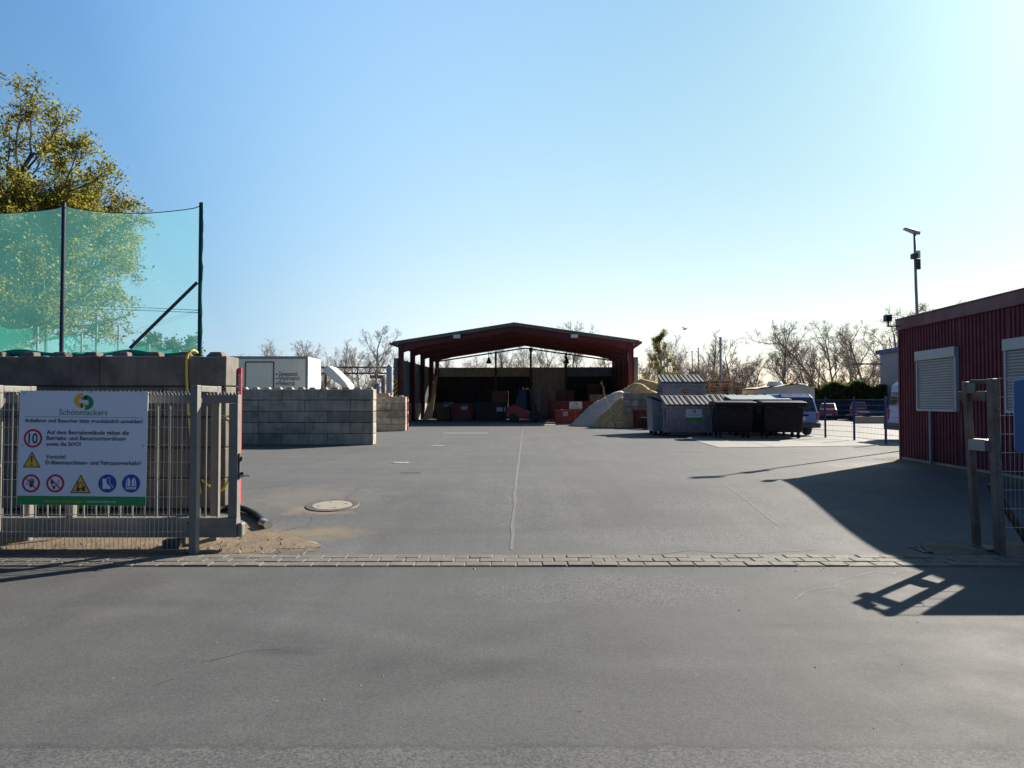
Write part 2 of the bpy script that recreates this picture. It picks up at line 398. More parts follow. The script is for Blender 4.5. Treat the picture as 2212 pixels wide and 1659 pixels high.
# ------------------------------------------------------------------ camera, sun, sky
cam = bpy.data.cameras.new('camera'); cam.lens = F / 2212 * 36; cam.clip_end = 3000
co = bpy.data.objects.new('camera', cam); COL.objects.link(co)
co.location = (0, 0, CAMZ); co.rotation_euler = (math.pi / 2 + PITCH, 0, 0); S.camera = co
AZ, EL = R(46.5), R(29.2)
to_sun = V((math.sin(AZ) * math.cos(EL), math.cos(AZ) * math.cos(EL), math.sin(EL)))
sl = bpy.data.lights.new('sun', 'SUN'); sl.energy = 5.0; sl.angle = R(.53); sl.color = (1, .91, .79)
so = bpy.data.objects.new('sun', sl); COL.objects.link(so); so.rotation_euler = to_sun.to_track_quat('Z', 'Y').to_euler(); so.location = (20, 20, 30)
w = bpy.data.worlds.new('World'); S.world = w; w.use_nodes = True
nt = w.node_tree; bg = nt.nodes['Background']
sky = nt.nodes.new('ShaderNodeTexSky'); sky.sky_type = 'NISHITA'; sky.sun_disc = False
sky.sun_elevation = EL; sky.sun_rotation = AZ; sky.air_density = 1.0; sky.dust_density = .5; sky.ozone_density = 1.0
# the clear sky is weighed by height and by distance from the sun (thin veil), and darkens to deep blue away from the sun
def wn(typ, **p):
    n = nt.nodes.new('ShaderNode' + typ)
    for k, v in p.items(): setattr(n, k, v)
    return n
def wm(op, a, b, clamp=False):
    n = wn('Math', operation=op, use_clamp=clamp)
    for i_, v in enumerate((a, b)):
        if hasattr(v, 'is_output'): nt.links.new(v, n.inputs[i_])
        else: n.inputs[i_].default_value = v
    return n.outputs[0]
def wr(v, a, b, c, d):
    n = wn('MapRange', interpolation_type='SMOOTHSTEP'); nt.links.new(v, n.inputs[0])
    for k_, v_ in zip((1, 2, 3, 4), (a, b, c, d)): n.inputs[k_].default_value = v_
    return n.outputs[0]
tc = wn('TexCoord').outputs['Generated']
def wdot(vec):
    n = wn('VectorMath', operation='DOT_PRODUCT'); nt.links.new(tc, n.inputs[0]); n.inputs[1].default_value = vec
    return n.outputs['Value']
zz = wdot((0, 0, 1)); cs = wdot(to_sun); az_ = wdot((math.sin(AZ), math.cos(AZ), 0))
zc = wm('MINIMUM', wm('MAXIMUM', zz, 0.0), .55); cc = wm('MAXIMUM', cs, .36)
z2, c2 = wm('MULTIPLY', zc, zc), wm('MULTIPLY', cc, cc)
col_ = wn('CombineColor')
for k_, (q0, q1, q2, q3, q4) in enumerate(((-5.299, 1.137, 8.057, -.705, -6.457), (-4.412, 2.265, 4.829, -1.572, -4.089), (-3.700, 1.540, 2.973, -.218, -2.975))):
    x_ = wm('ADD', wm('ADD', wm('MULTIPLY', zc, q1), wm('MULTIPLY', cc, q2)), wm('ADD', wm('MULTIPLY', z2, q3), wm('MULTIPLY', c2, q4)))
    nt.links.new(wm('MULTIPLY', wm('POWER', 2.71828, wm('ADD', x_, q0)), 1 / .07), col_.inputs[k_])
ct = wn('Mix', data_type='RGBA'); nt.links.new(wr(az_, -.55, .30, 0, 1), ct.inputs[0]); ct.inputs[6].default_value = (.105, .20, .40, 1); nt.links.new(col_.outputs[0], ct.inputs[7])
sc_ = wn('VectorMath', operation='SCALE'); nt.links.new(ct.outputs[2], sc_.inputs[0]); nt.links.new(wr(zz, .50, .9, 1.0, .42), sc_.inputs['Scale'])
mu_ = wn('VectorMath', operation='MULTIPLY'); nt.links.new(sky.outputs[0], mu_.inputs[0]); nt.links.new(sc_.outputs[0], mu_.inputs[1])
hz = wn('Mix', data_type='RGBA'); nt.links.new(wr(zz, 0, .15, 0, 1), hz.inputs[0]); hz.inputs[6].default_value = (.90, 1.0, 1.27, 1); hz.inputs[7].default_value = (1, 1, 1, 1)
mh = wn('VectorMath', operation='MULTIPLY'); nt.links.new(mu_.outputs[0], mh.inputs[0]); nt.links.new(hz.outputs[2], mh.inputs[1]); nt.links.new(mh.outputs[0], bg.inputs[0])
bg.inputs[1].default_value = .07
S.view_settings.view_transform = 'Standard'; S.view_settings.look = 'None'; S.view_settings.exposure = 1.25; S.view_settings.gamma = 1
S.cycles.use_denoising = True; S.cycles.max_bounces = 8; S.cycles.transparent_max_bounces = 16

# ------------------------------------------------------------------ ground
def sheet(name, x0, x1, y0, y1, m, dz=0, nx=2, step=None, zf=gz):
    ys = [y0]
    while ys[-1] < y1 - 1e-6:
        y = ys[-1]; ys.append(min(y1, y + (step or (.25 if 7 < y < 13.5 else (3 if y < 60 else 60)))))
    xs = [x0 + (x1 - x0) * i / (nx - 1) for i in range(nx)]
    mb = MB(); mb.add([(x, y, zf(y) + dz) for y in ys for x in xs],
                      [(j * nx + i, j * nx + i + 1, (j + 1) * nx + i + 1, (j + 1) * nx + i) for j in range(len(ys) - 1) for i in range(nx - 1)])
    return struct(mb.build(name, m, normals=False))
sheet('ground', -900, 900, -30, 1400, 'field', -.06)
sheet('road', -40, 40, -20, 7.29, 'road')
sheet('yard', -34, 12.42, 7.81, 72, 'yard')
sheet('neighbouring_lot', 12.42, 70, 7.81, 66, 'lot', -.006)
# kerb strip of three courses of paving stones
mb = MB(); mj = MB()
mj.box(-22, 22, 7.285, 7.815, -.42, -.2925)
struct(mj.build('kerb_bed', 'joint'))
rng = random.Random(3)
for r in range(3):
    y = 7.292 + r * .173
    x = -12 + r * .135 + rng.uniform(-.02, .02)
    while x < 12:
        L = .262
        dz = rng.uniform(-.004, .004) + (.010 if r == 0 else .011 if r == 1 else .009)
        mb.box(x + rng.uniform(0, .006), x + L - rng.uniform(0, .006), y + rng.uniform(0, .004), y + .163, -.40, -.294 + dz)
        x += .268
struct(mb.build('kerb_strip', 'paver', bev=.008))
# concrete pad by the bins
a, b, c, d = G(1482, 947), G(1570, 968), G(1950, 961.5), G(1958, 947)
mb = MB()
pad = [(a.x, a.y), (b.x - .2, 21.45), (12.38, 22.6), (12.38, 29.5), (a.x + .9, 30)]
mb.prism(pad, 'z', -.05, .012)
struct(mb.build('concrete_pad', 'slab'))
mb = MB()
for (p, q) in (((8.2, 21.7), (8.6, 29.6)), ((10.4, 22.1), (10.7, 29.6)), ((5.9, 25.4), (12.3, 26.0))):
    mb.bar((*p, .0135), (*q, .0135), .03, .003)
struct(mb.build('pad_joint', 'darkseam'))
def seam(pts, w, m, name, dz=.004):
    mb = MB(); rg = random.Random(len(pts)); L = []
    P = []
    for (x0, y0), (x1, y1) in zip(pts, pts[1:]):
        n = max(2, int(math.hypot(x1 - x0, y1 - y0) / .35))
        P += [(x0 + (x1 - x0) * i / n, y0 + (y1 - y0) * i / n) for i in range(n)]
    P.append(pts[-1])
    vs = []
    for i, (x, y) in enumerate(P):
        q = P[min(i + 1, len(P) - 1)]; o = P[max(i - 1, 0)]
        t = V((q[0] - o[0], q[1] - o[1])).normalized(); nn = V((-t.y, t.x))
        j = rg.uniform(-.012, .012); ww = w * rg.uniform(.6, 1.15) / 2
        for sg in (-1, 1): vs.append((x + nn.x * (j + sg * ww), y + nn.y * (j + sg * ww), gz(y) + dz))
    mb.add(vs, [(2 * i, 2 * i + 1, 2 * i + 3, 2 * i + 2) for i in range(len(P) - 1)])
    return struct(mb.build(name, m, normals=False))
g = [G(1104, 1188), G(1112, 1080), G(1122, 985), G(1129, 928)]
seam([(p.x, p.y) for p in g], .055, 'seam', 'asphalt_seam')
g = [G(1340, 935), G(1500, 1012), G(1600, 1072), G(1690, 1140)]
seam([(p.x, p.y) for p in g], .026, 'seam', 'asphalt_seam', .0035)
g = [G(998, 925), G(900, 985), G(800, 1037), G(742, 1082)]
seam([(p.x, p.y) for p in g], .07, 'darkseam', 'asphalt_seam', .0035)
def crack(pts, seed, w=.014):
    rg = random.Random(seed); P = []
    for a, b in zip(pts, pts[1:]):
        A, B = G(*a), G(*b); n = max(3, int((B - A).length / .3)); P += [(A.x + (B.x - A.x) * i / n + rg.gauss(0, .05), A.y + (B.y - A.y) * i / n + rg.gauss(0, .05)) for i in range(n)]
    B = G(*pts[-1]); P.append((B.x, B.y)); seam(P, w, 'darkseam', 'asphalt_crack', .003)
crack([(690, 1105), (655, 1135), (600, 1150)], 4); crack([(1310, 1196), (1480, 1190), (1620, 1196), (1760, 1188)], 5, .018); crack([(1700, 1290), (1900, 1240), (1975, 1232)], 6, .01)
crack([(1655, 975), (1700, 971), (1760, 974), (1830, 968)], 7, .02); crack([(300, 1500), (420, 1430), (610, 1400)], 8, .009); crack([(1480, 1020), (1700, 985), (1880, 968)], 9, .02)

# manhole, gullies
g = G(718, 1092)
t = thing('manhole_cover', 'round pale concrete manhole cover in an iron ring in the asphalt', 'manhole', (g.x, g.y, g.z))
sl_ = math.atan((gz(g.y + .3) - gz(g.y - .3)) / .6); t.rotation_euler.x = sl_
mb = MB(); mb.lathe([(.30, -.03), (.30, .012), (.385, .012), (.395, .004), (.395, -.03)], 40)
for k in range(48):
    a_ = k * math.pi / 24; mb.box(.0, .0, 0, 0, 0, 0) if False else None
mb.build('ring', 'iron', t)
mb = MB(); mb.lathe([(.0, -.02), (.0, .012), (.288, .012), (.292, .006), (.292, -.02)], 40)
mb.build('lid', 'lead', t)
mb = MB()
for k in range(4): mb = MB(); mb.lathe([(.018, .008), (.018, .0145)], 10, 0, (.2 * math.cos(k * 1.571 + .4), .2 * math.sin(k * 1.571 + .4), 0)); mb.build('vent_hole', 'dkgrey', t)
def gully(x, y, label, w=.42, dp=.3, n=6):
    g = G(x, y); t = thing('drain_grate', label, 'drain', (g.x, g.y, g.z))
    t.rotation_euler.x = math.atan((gz(g.y + .2) - gz(g.y - .2)) / .4)
    mb = MB(); e = .035
    mb.box(-w / 2, w / 2, -dp / 2, -dp / 2 + e, -.03, .014); mb.box(-w / 2, w / 2, dp / 2 - e, dp / 2, -.03, .014)
    mb.box(-w / 2, -w / 2 + e, -dp / 2 + e, dp / 2 - e, -.03, .014); mb.box(w / 2 - e, w / 2, -dp / 2 + e, dp / 2 - e, -.03, .014)
    mb.build('frame', 'iron', t, bev=.004)
    mb = MB()
    for i in range(n):
        x = -w / 2 + e + (w - 2 * e) * (i + .5) / n; mb.bar((x - .03, -dp / 2 + e, .004), (x + .03, dp / 2 - e, .004), .03, .016)
    mb.build('bar', 'iron', t)
    mb = MB(); mb.box(-w / 2 + e, w / 2 - e, -dp / 2 + e, dp / 2 - e, -.05, .006 - .012); mb.build('sump', 'tyre', t)
gully(622, 1193, 'slotted drain grate in sandy ground by the left gate end', .42, .32)
gully(2025, 1188, 'slotted drain grate in the building shadow before the right gate post', .5, .3, 7)
for (x, y, lw, ld, lb) in ((890, 1021, .38, .16, 'dark narrow drain cover in the yard beyond the manhole'), (866, 1000, .34, .30, 'small round-edged valve cover just beyond the dark drain cover'),
                       (947, 963, .36, .3, 'small pale utility cover midway to the shed')):
    g = G(x, y); t = thing('utility_cover', lb, 'cover', (g.x, g.y, g.z)); t.rotation_euler.x = math.atan((gz(g.y + .2) - gz(g.y - .2)) / .4)
    mb = MB(); mb.box(-lw / 2, lw / 2, -ld / 2, ld / 2, -.03, .010); mb.build('lid', 'iron' if lw > .37 else 'lead', t, bev=.01)
    mb = MB(); mb.box(-lw / 2 - .03, lw / 2 + .03, -ld / 2 - .03, ld / 2 + .03, -.03, .005); mb.build('frame', 'iron', t)
g0 = G(1005, 936); mb = MB(); mb.box(-1.0, 1.0, -.7, .7, -.05, .008)
struct(mb.build('asphalt_patch', 'seam', loc=(g0.x, g0.y, 0), rz=R(-4)))

# sandy strip under the left gate
mb = MB(); rg = random.Random(11)
nx, ny = 70, 12
xs = [-12 + 9.75 * i / nx for i in range(nx + 1)]
vs = []
for i, x in enumerate(xs):
    yb = 7.84 + .03 * math.sin(x * 3) + (max(0, x + 3.9) * .10)
    yt = 9.9 - (max(0, x + 3.9) * 1.05) + .12 * math.sin(x * 2.3 + 1) + rg.uniform(-.04, .04)
    yt = max(yt, yb + .03)
    for j in range(ny + 1):
        f = j / ny; y = yb + (yt - yb) * f
        h = math.sin(math.pi * f) * (.05 if x < -3.6 else .014) * rg.uniform(.3, 1.2)
        vs.append((x + rg.uniform(-.02, .02), y, gz(y) + .004 + h))
mb.add(vs, [(i * (ny + 1) + j, (i + 1) * (ny + 1) + j, (i + 1) * (ny + 1) + j + 1, i * (ny + 1) + j + 1) for i in range(nx) for j in range(ny)])
struct(mb.build('soil_strip', 'soil', smooth='all', normals=False))
mb = MB()
for k in range(520):
    x = rg.uniform(-9.5, -2.7); y = 7.9 + rg.random() ** 1.5 * (1.5 if x < -3.9 else .8)
    if rg.random() < .5: x = -9 + 5.6 * (round((x + 9) / .8) * .8 / 5.6) + rg.gauss(0, .12)
    z = gz(y) + .01; h = rg.uniform(.012, .055); a_ = rg.uniform(0, 6.3); lx, ly = math.cos(a_) * .012, math.sin(a_) * .012
    tx, ty = rg.uniform(-.05, .05), rg.uniform(-.04, .04)
    mb.add([(x - lx, y - ly, z), (x + lx, y + ly, z), (x + tx, y + ty, z + h)], [(0, 1, 2)], 0 if rg.random() < .35 else 1)
stuff(tag(mb.build('weeds', ['weed', 'straw'], normals=False), 'dry weeds and straw on the sandy strip under the left gate', 'weeds'))
# scattered stones and crumbs on road and yard
mb = MB()
for k in range(170):
    y = rg.uniform(3.2, 16); x = rg.uniform(-5, 5) * y / 7
    if rg.random() < .35: y = 7.25 - abs(rg.gauss(0, .12)); x = rg.uniform(-4, 4)
    if 7.28 < y < 7.83: continue
    s_ = rg.uniform(.003, .009) * (1 if rg.random() < .93 else 1.8); z = gz(y)
    p = [(x + s_ * rg.uniform(.6, 1.2) * math.cos(t_), y + s_ * rg.uniform(.6, 1.2) * math.sin(t_), z) for t_ in (0, 1.3, 2.6, 3.8, 5.1)]
    mb.add(p + [(x, y, z + s_ * .9)], [(0, 1, 5), (1, 2, 5), (2, 3, 5), (3, 4, 5), (4, 0, 5)], rg.choice((0, 0, 1)))
stuff(tag(mb.build('gravel', ['dkgrey', 'lead'], normals=False), 'loose stones and crumbs scattered on the asphalt', 'gravel'))

# ------------------------------------------------------------------ concrete block walls
def block_wall(label, x0, x1, y, dep, z0, ch, n, joints, mname, studs=0, seed=1, yaw=0, group=None, marker=None, studp=(.135, .08, .065)):
    """joints: for each course (top first) the world x of the vertical joints"""
    t = thing('block_wall', label, 'concrete wall', (x1, y, z0), yaw, group)
    rg = random.Random(seed)
    for c in range(n):
        zt = (n - c) * ch
        ed = [x0] + sorted(j for j in joints[c % len(joints)] if x0 + .05 < j < x1 - .05) + [x1]
        for a, b in zip(ed, ed[1:]):
            mb = MB(); j = rg.uniform(-.012, .012); e = .006
            nx = max(2, int((b - a) / .22)); lx = [a - x1 + e + (b - a - 2 * e) * i / nx for i in range(nx + 1)]
            prof = [(j, zt - ch + .004), (j, zt - .004), (j + dep, zt - .004), (j + dep, zt - ch + .004)]
            vs = []
            for x in lx:
                for (py, pz) in prof:
                    k = .012
                    vs.append((x, py + rg.uniform(-k, k) * .5, pz - (abs(rg.gauss(0, k * .6)) if pz > zt - ch / 2 else -abs(rg.gauss(0, k * .4)))))
            fs = [(0, 1, 2, 3), tuple(nx * 4 + q for q in (3, 2, 1, 0))]
            for i in range(nx):
                for q in range(4): fs.append((i * 4 + q, (i + 1) * 4 + q, (i + 1) * 4 + (q + 1) % 4, i * 4 + (q + 1) % 4))
            mb.add(vs, fs)
            if c == 0 and studs:
                m_ = max(1, round((b - a) / studs)); sw, st_, sh = studp
                for i in range(m_):
                    cx = a - x1 + (b - a) * (i + .5) / m_
                    for cy in ([j + dep / 2] if dep < .7 else [j + dep * .27, j + dep * .73]):
                        q = [(cx - sw, cy - sw), (cx + sw, cy - sw), (cx + sw, cy + sw), (cx - sw, cy + sw)]
                        q2 = [(cx - st_, cy - st_), (cx + st_, cy - st_), (cx + st_, cy + st_), (cx - st_, cy + st_)]
                        mb.add([(*p, zt - .02) for p in q] + [(*p, zt + sh) for p in q2], [(0, 3, 2, 1), (4, 5, 6, 7), (0, 1, 5, 4), (1, 2, 6, 5), (2, 3, 7, 6), (3, 0, 4, 7)])
            mb.build('concrete_block', mname, t, bev=.014)
    mb = MB(); mb.box(x0 - x1 + .04, -.04, .05, dep - .05, 0, n * ch - .03); mb.build('light_stop_core', 'dkgrey', t)  # dark box added inside so no light leaks through the joints
    return t
YW = 10.1
zt, zb = zat(768, YW), zat(1100, YW); ch = (zt - zb) / 5; bl = 275 / F * YW
xr = xat(490, YW)
jt = [[xat(215, YW) - i * bl for i in range(4)], [xat(352, YW) - i * bl for i in range(4)]]
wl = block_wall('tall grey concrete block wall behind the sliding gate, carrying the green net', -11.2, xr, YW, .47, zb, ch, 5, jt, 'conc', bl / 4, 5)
WTOP = zt
# red and white edge marker on the far corner of that wall
mb = MB(); H = zt - zb - .18
for k in range(26):
    z0 = .02 + H * k / 26
    band = (k // 5) % 2
    mb.box(.004, .052, .40, .44, z0, z0 + H / 26, 0)
    if not band:
        for q in range(3): mb.box(.008, .048, .396, .3995, z0 + H / 26 * (q + .2) / 3, z0 + H / 26 * (q + .6) / 3, 1)
mb.build('edge_marker', ['pred', 'white'], wl)
YS = 22.9
zt2, zb2 = zat(840, YS), 0.0; ch2 = zt2 / 5
L = lambda *c: [xat((900 + q / 2.765) * .54, YS) for q in c]
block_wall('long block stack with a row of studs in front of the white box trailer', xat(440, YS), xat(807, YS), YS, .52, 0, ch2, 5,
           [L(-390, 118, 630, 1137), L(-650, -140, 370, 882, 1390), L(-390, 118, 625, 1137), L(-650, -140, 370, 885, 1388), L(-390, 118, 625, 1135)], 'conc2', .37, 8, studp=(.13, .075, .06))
YS3 = 33.8
zt3 = zat(856.5, YS3)
L = lambda *c: [xat((900 + q / 2.765) * .54, YS3) for q in c]
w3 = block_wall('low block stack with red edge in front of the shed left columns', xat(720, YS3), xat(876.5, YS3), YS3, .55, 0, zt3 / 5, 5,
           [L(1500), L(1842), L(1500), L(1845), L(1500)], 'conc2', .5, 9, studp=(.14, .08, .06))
mb = MB()
for k in range(14): mb.box(.006, .05, .50, .57, k * zt3 / 14, (k + 1) * zt3 / 14, 1 if k % 5 == 2 else 0)
mb.build('edge_marker', ['pred', 'white'], w3)
YS4 = 38.7
L = lambda *c: [xat(1323 + q * .1725, YS4) for q in c]
block_wall('block wall holding back the wood chip heap beside the bins', xat(1349, YS4), xat(1478, YS4), YS4, .6, 0, zat(848.4, YS4) / 5, 5,
           [L(490), L(318, 660), L(490), L(318, 660), L(490)], 'conc2', 0, 10)

# ------------------------------------------------------------------ left gate, fence and sign
YG = 7.90
def post(mb, x0, x1, y0, y1, z0, z1, m=0): mb.box(x0, x1, y0, y1, z0, z1, m)
def portal(xa, xb, label):
    """front post, rear post and the bar that joins their tops: guides the sliding leaf"""
    t = thing('gate_portal', label, 'gate post', ((xa + xb) / 2, YG, -.3))
    zt = zat(832, YG) + .3; w = (xb - xa) / 2
    mb = MB(); mb.box(-w, w, -.05, .05, -.1, zt); mb.build('front_post', 'galvp', t, bev=.006)
    mb = MB(); mb.box(-w, w, .50, .60, -.1, zt); mb.build('rear_post', 'galvp', t, bev=.006)
    mb = MB(); mb.box(-w, w, .053, .497, zt - .075, zt - .004); mb.build('top_bar', 'galvp', t, bev=.006)
    for z in (zt - .2, .45): mb = MB(); mb.box(-w * .7, w * .7, .053, .10, z - .05, z + .05); mb.build('guide_roller', 'dkgrey', t)
x2a, x2b = xat(415.5, YG), xat(431, YG)
x1a, x1b = xat(-14, YG), xat(1.5, YG)
portal(x2a, x2b, 'galvanised portal of two posts where the sliding gate leaf comes out')
portal(x1a, x1b, 'galvanised gate portal at the left edge behind the info sign')
# mesh fence in front of the leaf
def mesh_panel(mb, x0, x1, z0, z1, y, sx=.05, sz=.2, r=.0027, spikes=.03, ztop=None):
    n = round((x1 - x0) / sx)
    for i in range(n + 1):
        x = x0 + (x1 - x0) * i / n; mb.tube([(x, y, z0), (x, y, z1 + spikes)], r, 4)
    k = round((z1 - z0) / sz)
    for j in range(k + 1):
        z = z0 + (z1 - z0) * j / k
        for dy in (-.006, .006): mb.tube([(x0, y + dy, z), (x1, y + dy, z)], r * 1.2, 4)
t = thing('mesh_fence', 'galvanised double rod mesh panel in front of the sliding gate', 'fence', ((x1b + x2a) / 2, YG, -.3))
mb = MB(); xx = (x1b + x2a) / 2
mesh_panel(mb, x1b - xx, x2a - xx - .01, .05, zat(848, YG) + .3, 0)
mb.build('mesh', 'wire', t)
for x in (x1b - xx + .012, x2a - xx - .03):
    for z in (.35, 1.0, 1.55): mb = MB(); mb.box(x - .015, x + .015, -.03, -.012, z - .015, z + .015); mb.build('clamp', 'galvp', t)
t = thing('mesh_fence', 'mesh panel continuing the fence past the left portal', 'fence', (x1a - 1.25, YG, -.3))
mb = MB(); mesh_panel(mb, -1.24, 1.24, .05, zat(848, YG) + .3, 0); mb.build('mesh', 'wire', t)
# sliding leaf
YL = 8.15
t = thing('sliding_gate', 'grey steel sliding gate leaf with toothed top rail, standing open', 'gate', (xat(518, YL), YL, -.3))
X0 = -6.2; zt_, zr = zat(853, YL) + .3, zat(871, YL) + .3
zb1, zb0 = zat(1117, YL) + .3, zat(1159, YL) + .3
sw = .105
mb = MB(); mb.box(X0, 0, -.05, .05, zr, zt_); mb.build('top_rail', 'galvp', t, bev=.004)
mb = MB(); mb.box(X0, 0, -.06, .06, zb0, zb1); mb.box(X0, 0, -.063, -.06, (zb0 + zb1) / 2 + .008, (zb0 + zb1) / 2 + .014); mb.build('bottom_beam', 'galvp', t, bev=.004)
mb = MB(); mb.box(-sw, 0, -.05, .05, zb1 + .002, zr - .002); mb.build('end_stile', 'galvp', t, bev=.004)
for x in (-1.95, -3.9, -5.85):
    mb = MB(); mb.box(x - .04, x + .04, -.04, .04, zb1 + .002, zr - .002); mb.build('stile', 'galvp', t, bev=.004)
for k in range(1, 44):
    x = -sw - .142 * k
    if x < X0: break
    mb = MB(); mb.box(x - .009, x + .009, -.006, .006, zb1, zr); mb.build('bar', 'galvp', t)
mb = MB(); n = 150
for k in range(n):
    x = X0 + (0 - X0) * (k + .5) / n
    mb.prism([(x - .019, zt_), (x + .019, zt_), (x, zt_ + .04)], 'y', -.003, .003)
mb.build('toothed_strip', 'galvp', t)
mb = MB(); mb.box(.003, .065, -.055, .055, zb0 + .0, zb1 - .06); mb.build('end_stop', 'galvp', t, bev=.02)
mb = MB(); mb.box(.003, .02, -.03, .03, .82, 1.12); mb.box(.02, .06, -.012, .012, .86, .90); mb.box(.02, .045, -.015, .015, 1.03, 1.08); mb.build('lock_plate', 'dkgrey', t, bev=.003)
mb = MB(); mb.tube([(.02, -.02, .84), (.10, -.02, .86), (.13, -.01, .85)], .012, 8); mb.build('latch_handle', 'steel', t, smooth=True)
for xf in (-.75, -4.2):
    mb = MB(); mb.box(xf - .10, xf + .10, -.09, .09, -.05, .12); mb.build('roller_carriage', 'dkgrey', t, bev=.01)

# information sign
SX0, SX1, ST, SB = xat(41, YG - .03), xat(318, YG - .03), zat(845, YG - .03), zat(1091.5, YG - .03)
sw_, sh_ = SX1 - SX0, ST - SB
t = thing('info_sign', 'large white site rules sign with green bottom band fixed to the mesh fence', 'sign', ((SX0 + SX1) / 2, YG - .03, SB))
t.rotation_euler.y = R(.55)
mb = MB(); mb.box(-sw_ / 2, sw_ / 2, 0, .006, 0, sh_); mb.build('panel', 'sheet', t)
su = lambda cx: (cx - 242) / 1596 * sw_ - sw_ / 2
sv = lambda cy: sh_ * (1 - (cy - 140) / 1428)
k_ = sw_ / 1596
mb = MB(); mb.box(-sw_ / 2 + .001, sw_ / 2 - .001, -.0015, -.0002, .001, sv(1455)); mb.build('green_band', 'pgreen', t)
for tx, a, b, y in (('Anlieferer und Besucher bitte grundsätzlich anmelden!', 313, 1778, 536), ('Auf dem Betriebsgelände gelten die', 590, 1612, 683), ('Betriebs- und Benutzungsordnung', 590, 1575, 755), ('sowie die StVO!', 588, 1022, 828),
                    ('Vorsicht!', 586, 836, 988), ('Erdbaumaschinen- und Fahrzeugverkehr!', 586, 1772, 1060)):
    mb = MB(); text(mb, tx, su(a), su(b), sv(y), -.003, 0, True); mb.build('lettering', 'ink', t, normals=False)
mb = MB(); text(mb, 'Schönmackers', su(740), su(1340), sv(440), -.003, 0)
mb.box(su(310), su(1780), -.003, -.0015, sv(468), sv(464), 0); mb.build('heading', 'lgreen', t, normals=False)
mb = MB(); logo(mb, su(1042), sv(270), .165, -.003, 0, 1); mb.build('logo', ['pyel', 'lgreen'], t, normals=False)
mb = MB(); text(mb, 'Heute für morgen sorgen', su(580), su(1062), sv(1533), -.003); mb.build('slogan', 'pyel', t, normals=False)
mb = MB(); text(mb, '› schoenmackers.de', su(1085), su(1472), sv(1533), -.003); mb.build('web_address', 'sheet', t, normals=False)
def ringsign(cx, cy, r, name):
    mb = MB(); c, z = su(cx), sv(cy)
    disc(mb, c, z, r * k_, -.002, 0); disc(mb, c, z, r * k_ * .76, -.003, 1)
    return mb, c, z, r * k_
def slash(mb, c, z, r, y=-.0055):
    mb.bar((c - r * .62, y, z + r * .62), (c + r * .62, y, z - r * .62), .13 * r, .0005, 0, up=(0, 1, 0))
mb, c, z, r = ringsign(422, 738, 116, 's')
text(mb, '10', su(367), su(482), sv(800), -.0045, 2, True, h=.165); mb.build('speed_limit_symbol', ['pred', 'sheet', 'ink'], t, normals=False)
mb, c, z, r = ringsign(412, 1300, 113, 's')
mb.face([(c + r * p, -.0042, z + r * q) for p, q in ((-.12, -.42), (.2, -.42), (.3, -.1), (.28, .12), (-.12, .12), (-.2, -.1))], 2)
for i, (fx, fl, fd) in enumerate(((-.08, .42, -.06), (.04, .52, -.01), (.16, .5, .03), (.27, .38, .08), (-.3, .18, -.22))):
    b0 = (c + r * fx, -.0044, z + r * (.05 if i < 4 else -.15)); mb.bar(b0, (b0[0] + r * fd, -.0044, b0[2] + r * fl), r * .1, .0004, 2, up=(0, 1, 0))
slash(mb, c, z, r); mb.build('no_entry_hand_symbol', ['pred', 'sheet', 'ink'], t, normals=False)
mb, c, z, r = ringsign(713, 1297, 113, 's')
mb.face([(c + r * p, -.0042, z + r * q) for p, q in ((-.45, -.05), (-.5, .2), (-.38, .48), (-.3, .2), (-.22, .3), (-.2, .02), (-.3, -.12))], 2)
mb.bar((c - r * .1, -.0044, z - r * .52), (c + r * .5, -.0044, z + r * .42), r * .07, .0004, 2, up=(0, 1, 0)); mb.bar((c - r * .38, -.0044, z - r * .2), (c - r * .05, -.0044, z - r * .42), r * .14, .0004, 2, up=(0, 1, 0))
disc(mb, c - r * .1, z - r * .5, r * .13, -.0046, 2); slash(mb, c, z, r); mb.build('no_smoking_symbol', ['pred', 'sheet', 'ink'], t, normals=False)
def tri(cx, top, bot, hw):
    mb = MB(); c = su(cx); a, b = sv(top), sv(bot); h = hw * k_
    mb.face([(c, -.002, a), (c - h, -.002, b), (c + h, -.002, b)], 0)
    mb.face([(c, -.003, a - .022), (c - h + .019, -.003, b + .0105), (c + h - .019, -.003, b + .0105)], 1)
    return mb, c, a, b
mb, c, a, b = tri(415, 898, 1102, 111)
mb.face([(c - .012, -.004, b + .13), (c + .012, -.004, b + .13), (c + .006, -.004, b + .052), (c - .006, -.004, b + .052)], 0); disc(mb, c, b + .03, .011, -.004, 0)
mb.build('warning_symbol', ['ink', 'pyel'], t, normals=False)
mb, c, a, b = tri(1028, 1180, 1418, 128)
P = lambda *q: [(c + x, -.0042, b + y) for x, y in q]
mb.face(P((-.035, .045), (.05, .045), (.055, .075), (.03, .082), (.015, .06), (-.035, .06)), 0)
for p, q in (((-.035, .05), (-.012, .125)), ((-.012, .125), (.02, .12)), ((.02, .12), (.032, .07)), ((-.04, .028), (-.03, .14)), ((-.075, .03), (-.038, .035))):
    mb.bar((c + p[0], -.0044, b + p[1]), (c + q[0], -.0044, b + q[1]), .008, .0004, 0, up=(0, 1, 0))
disc(mb, c - .022, b + .036, .015, -.0046, 0); disc(mb, c + .035, b + .036, .015, -.0046, 0); mb.build('forklift_warning_symbol', ['ink', 'pyel'], t, normals=False)
mb = MB(); c, z = su(1360), sv(1293); r = 113 * k_; disc(mb, c, z, r, -.002, 0)
P = lambda *q: [(c + r * x, -.0035, z + r * y) for x, y in q]
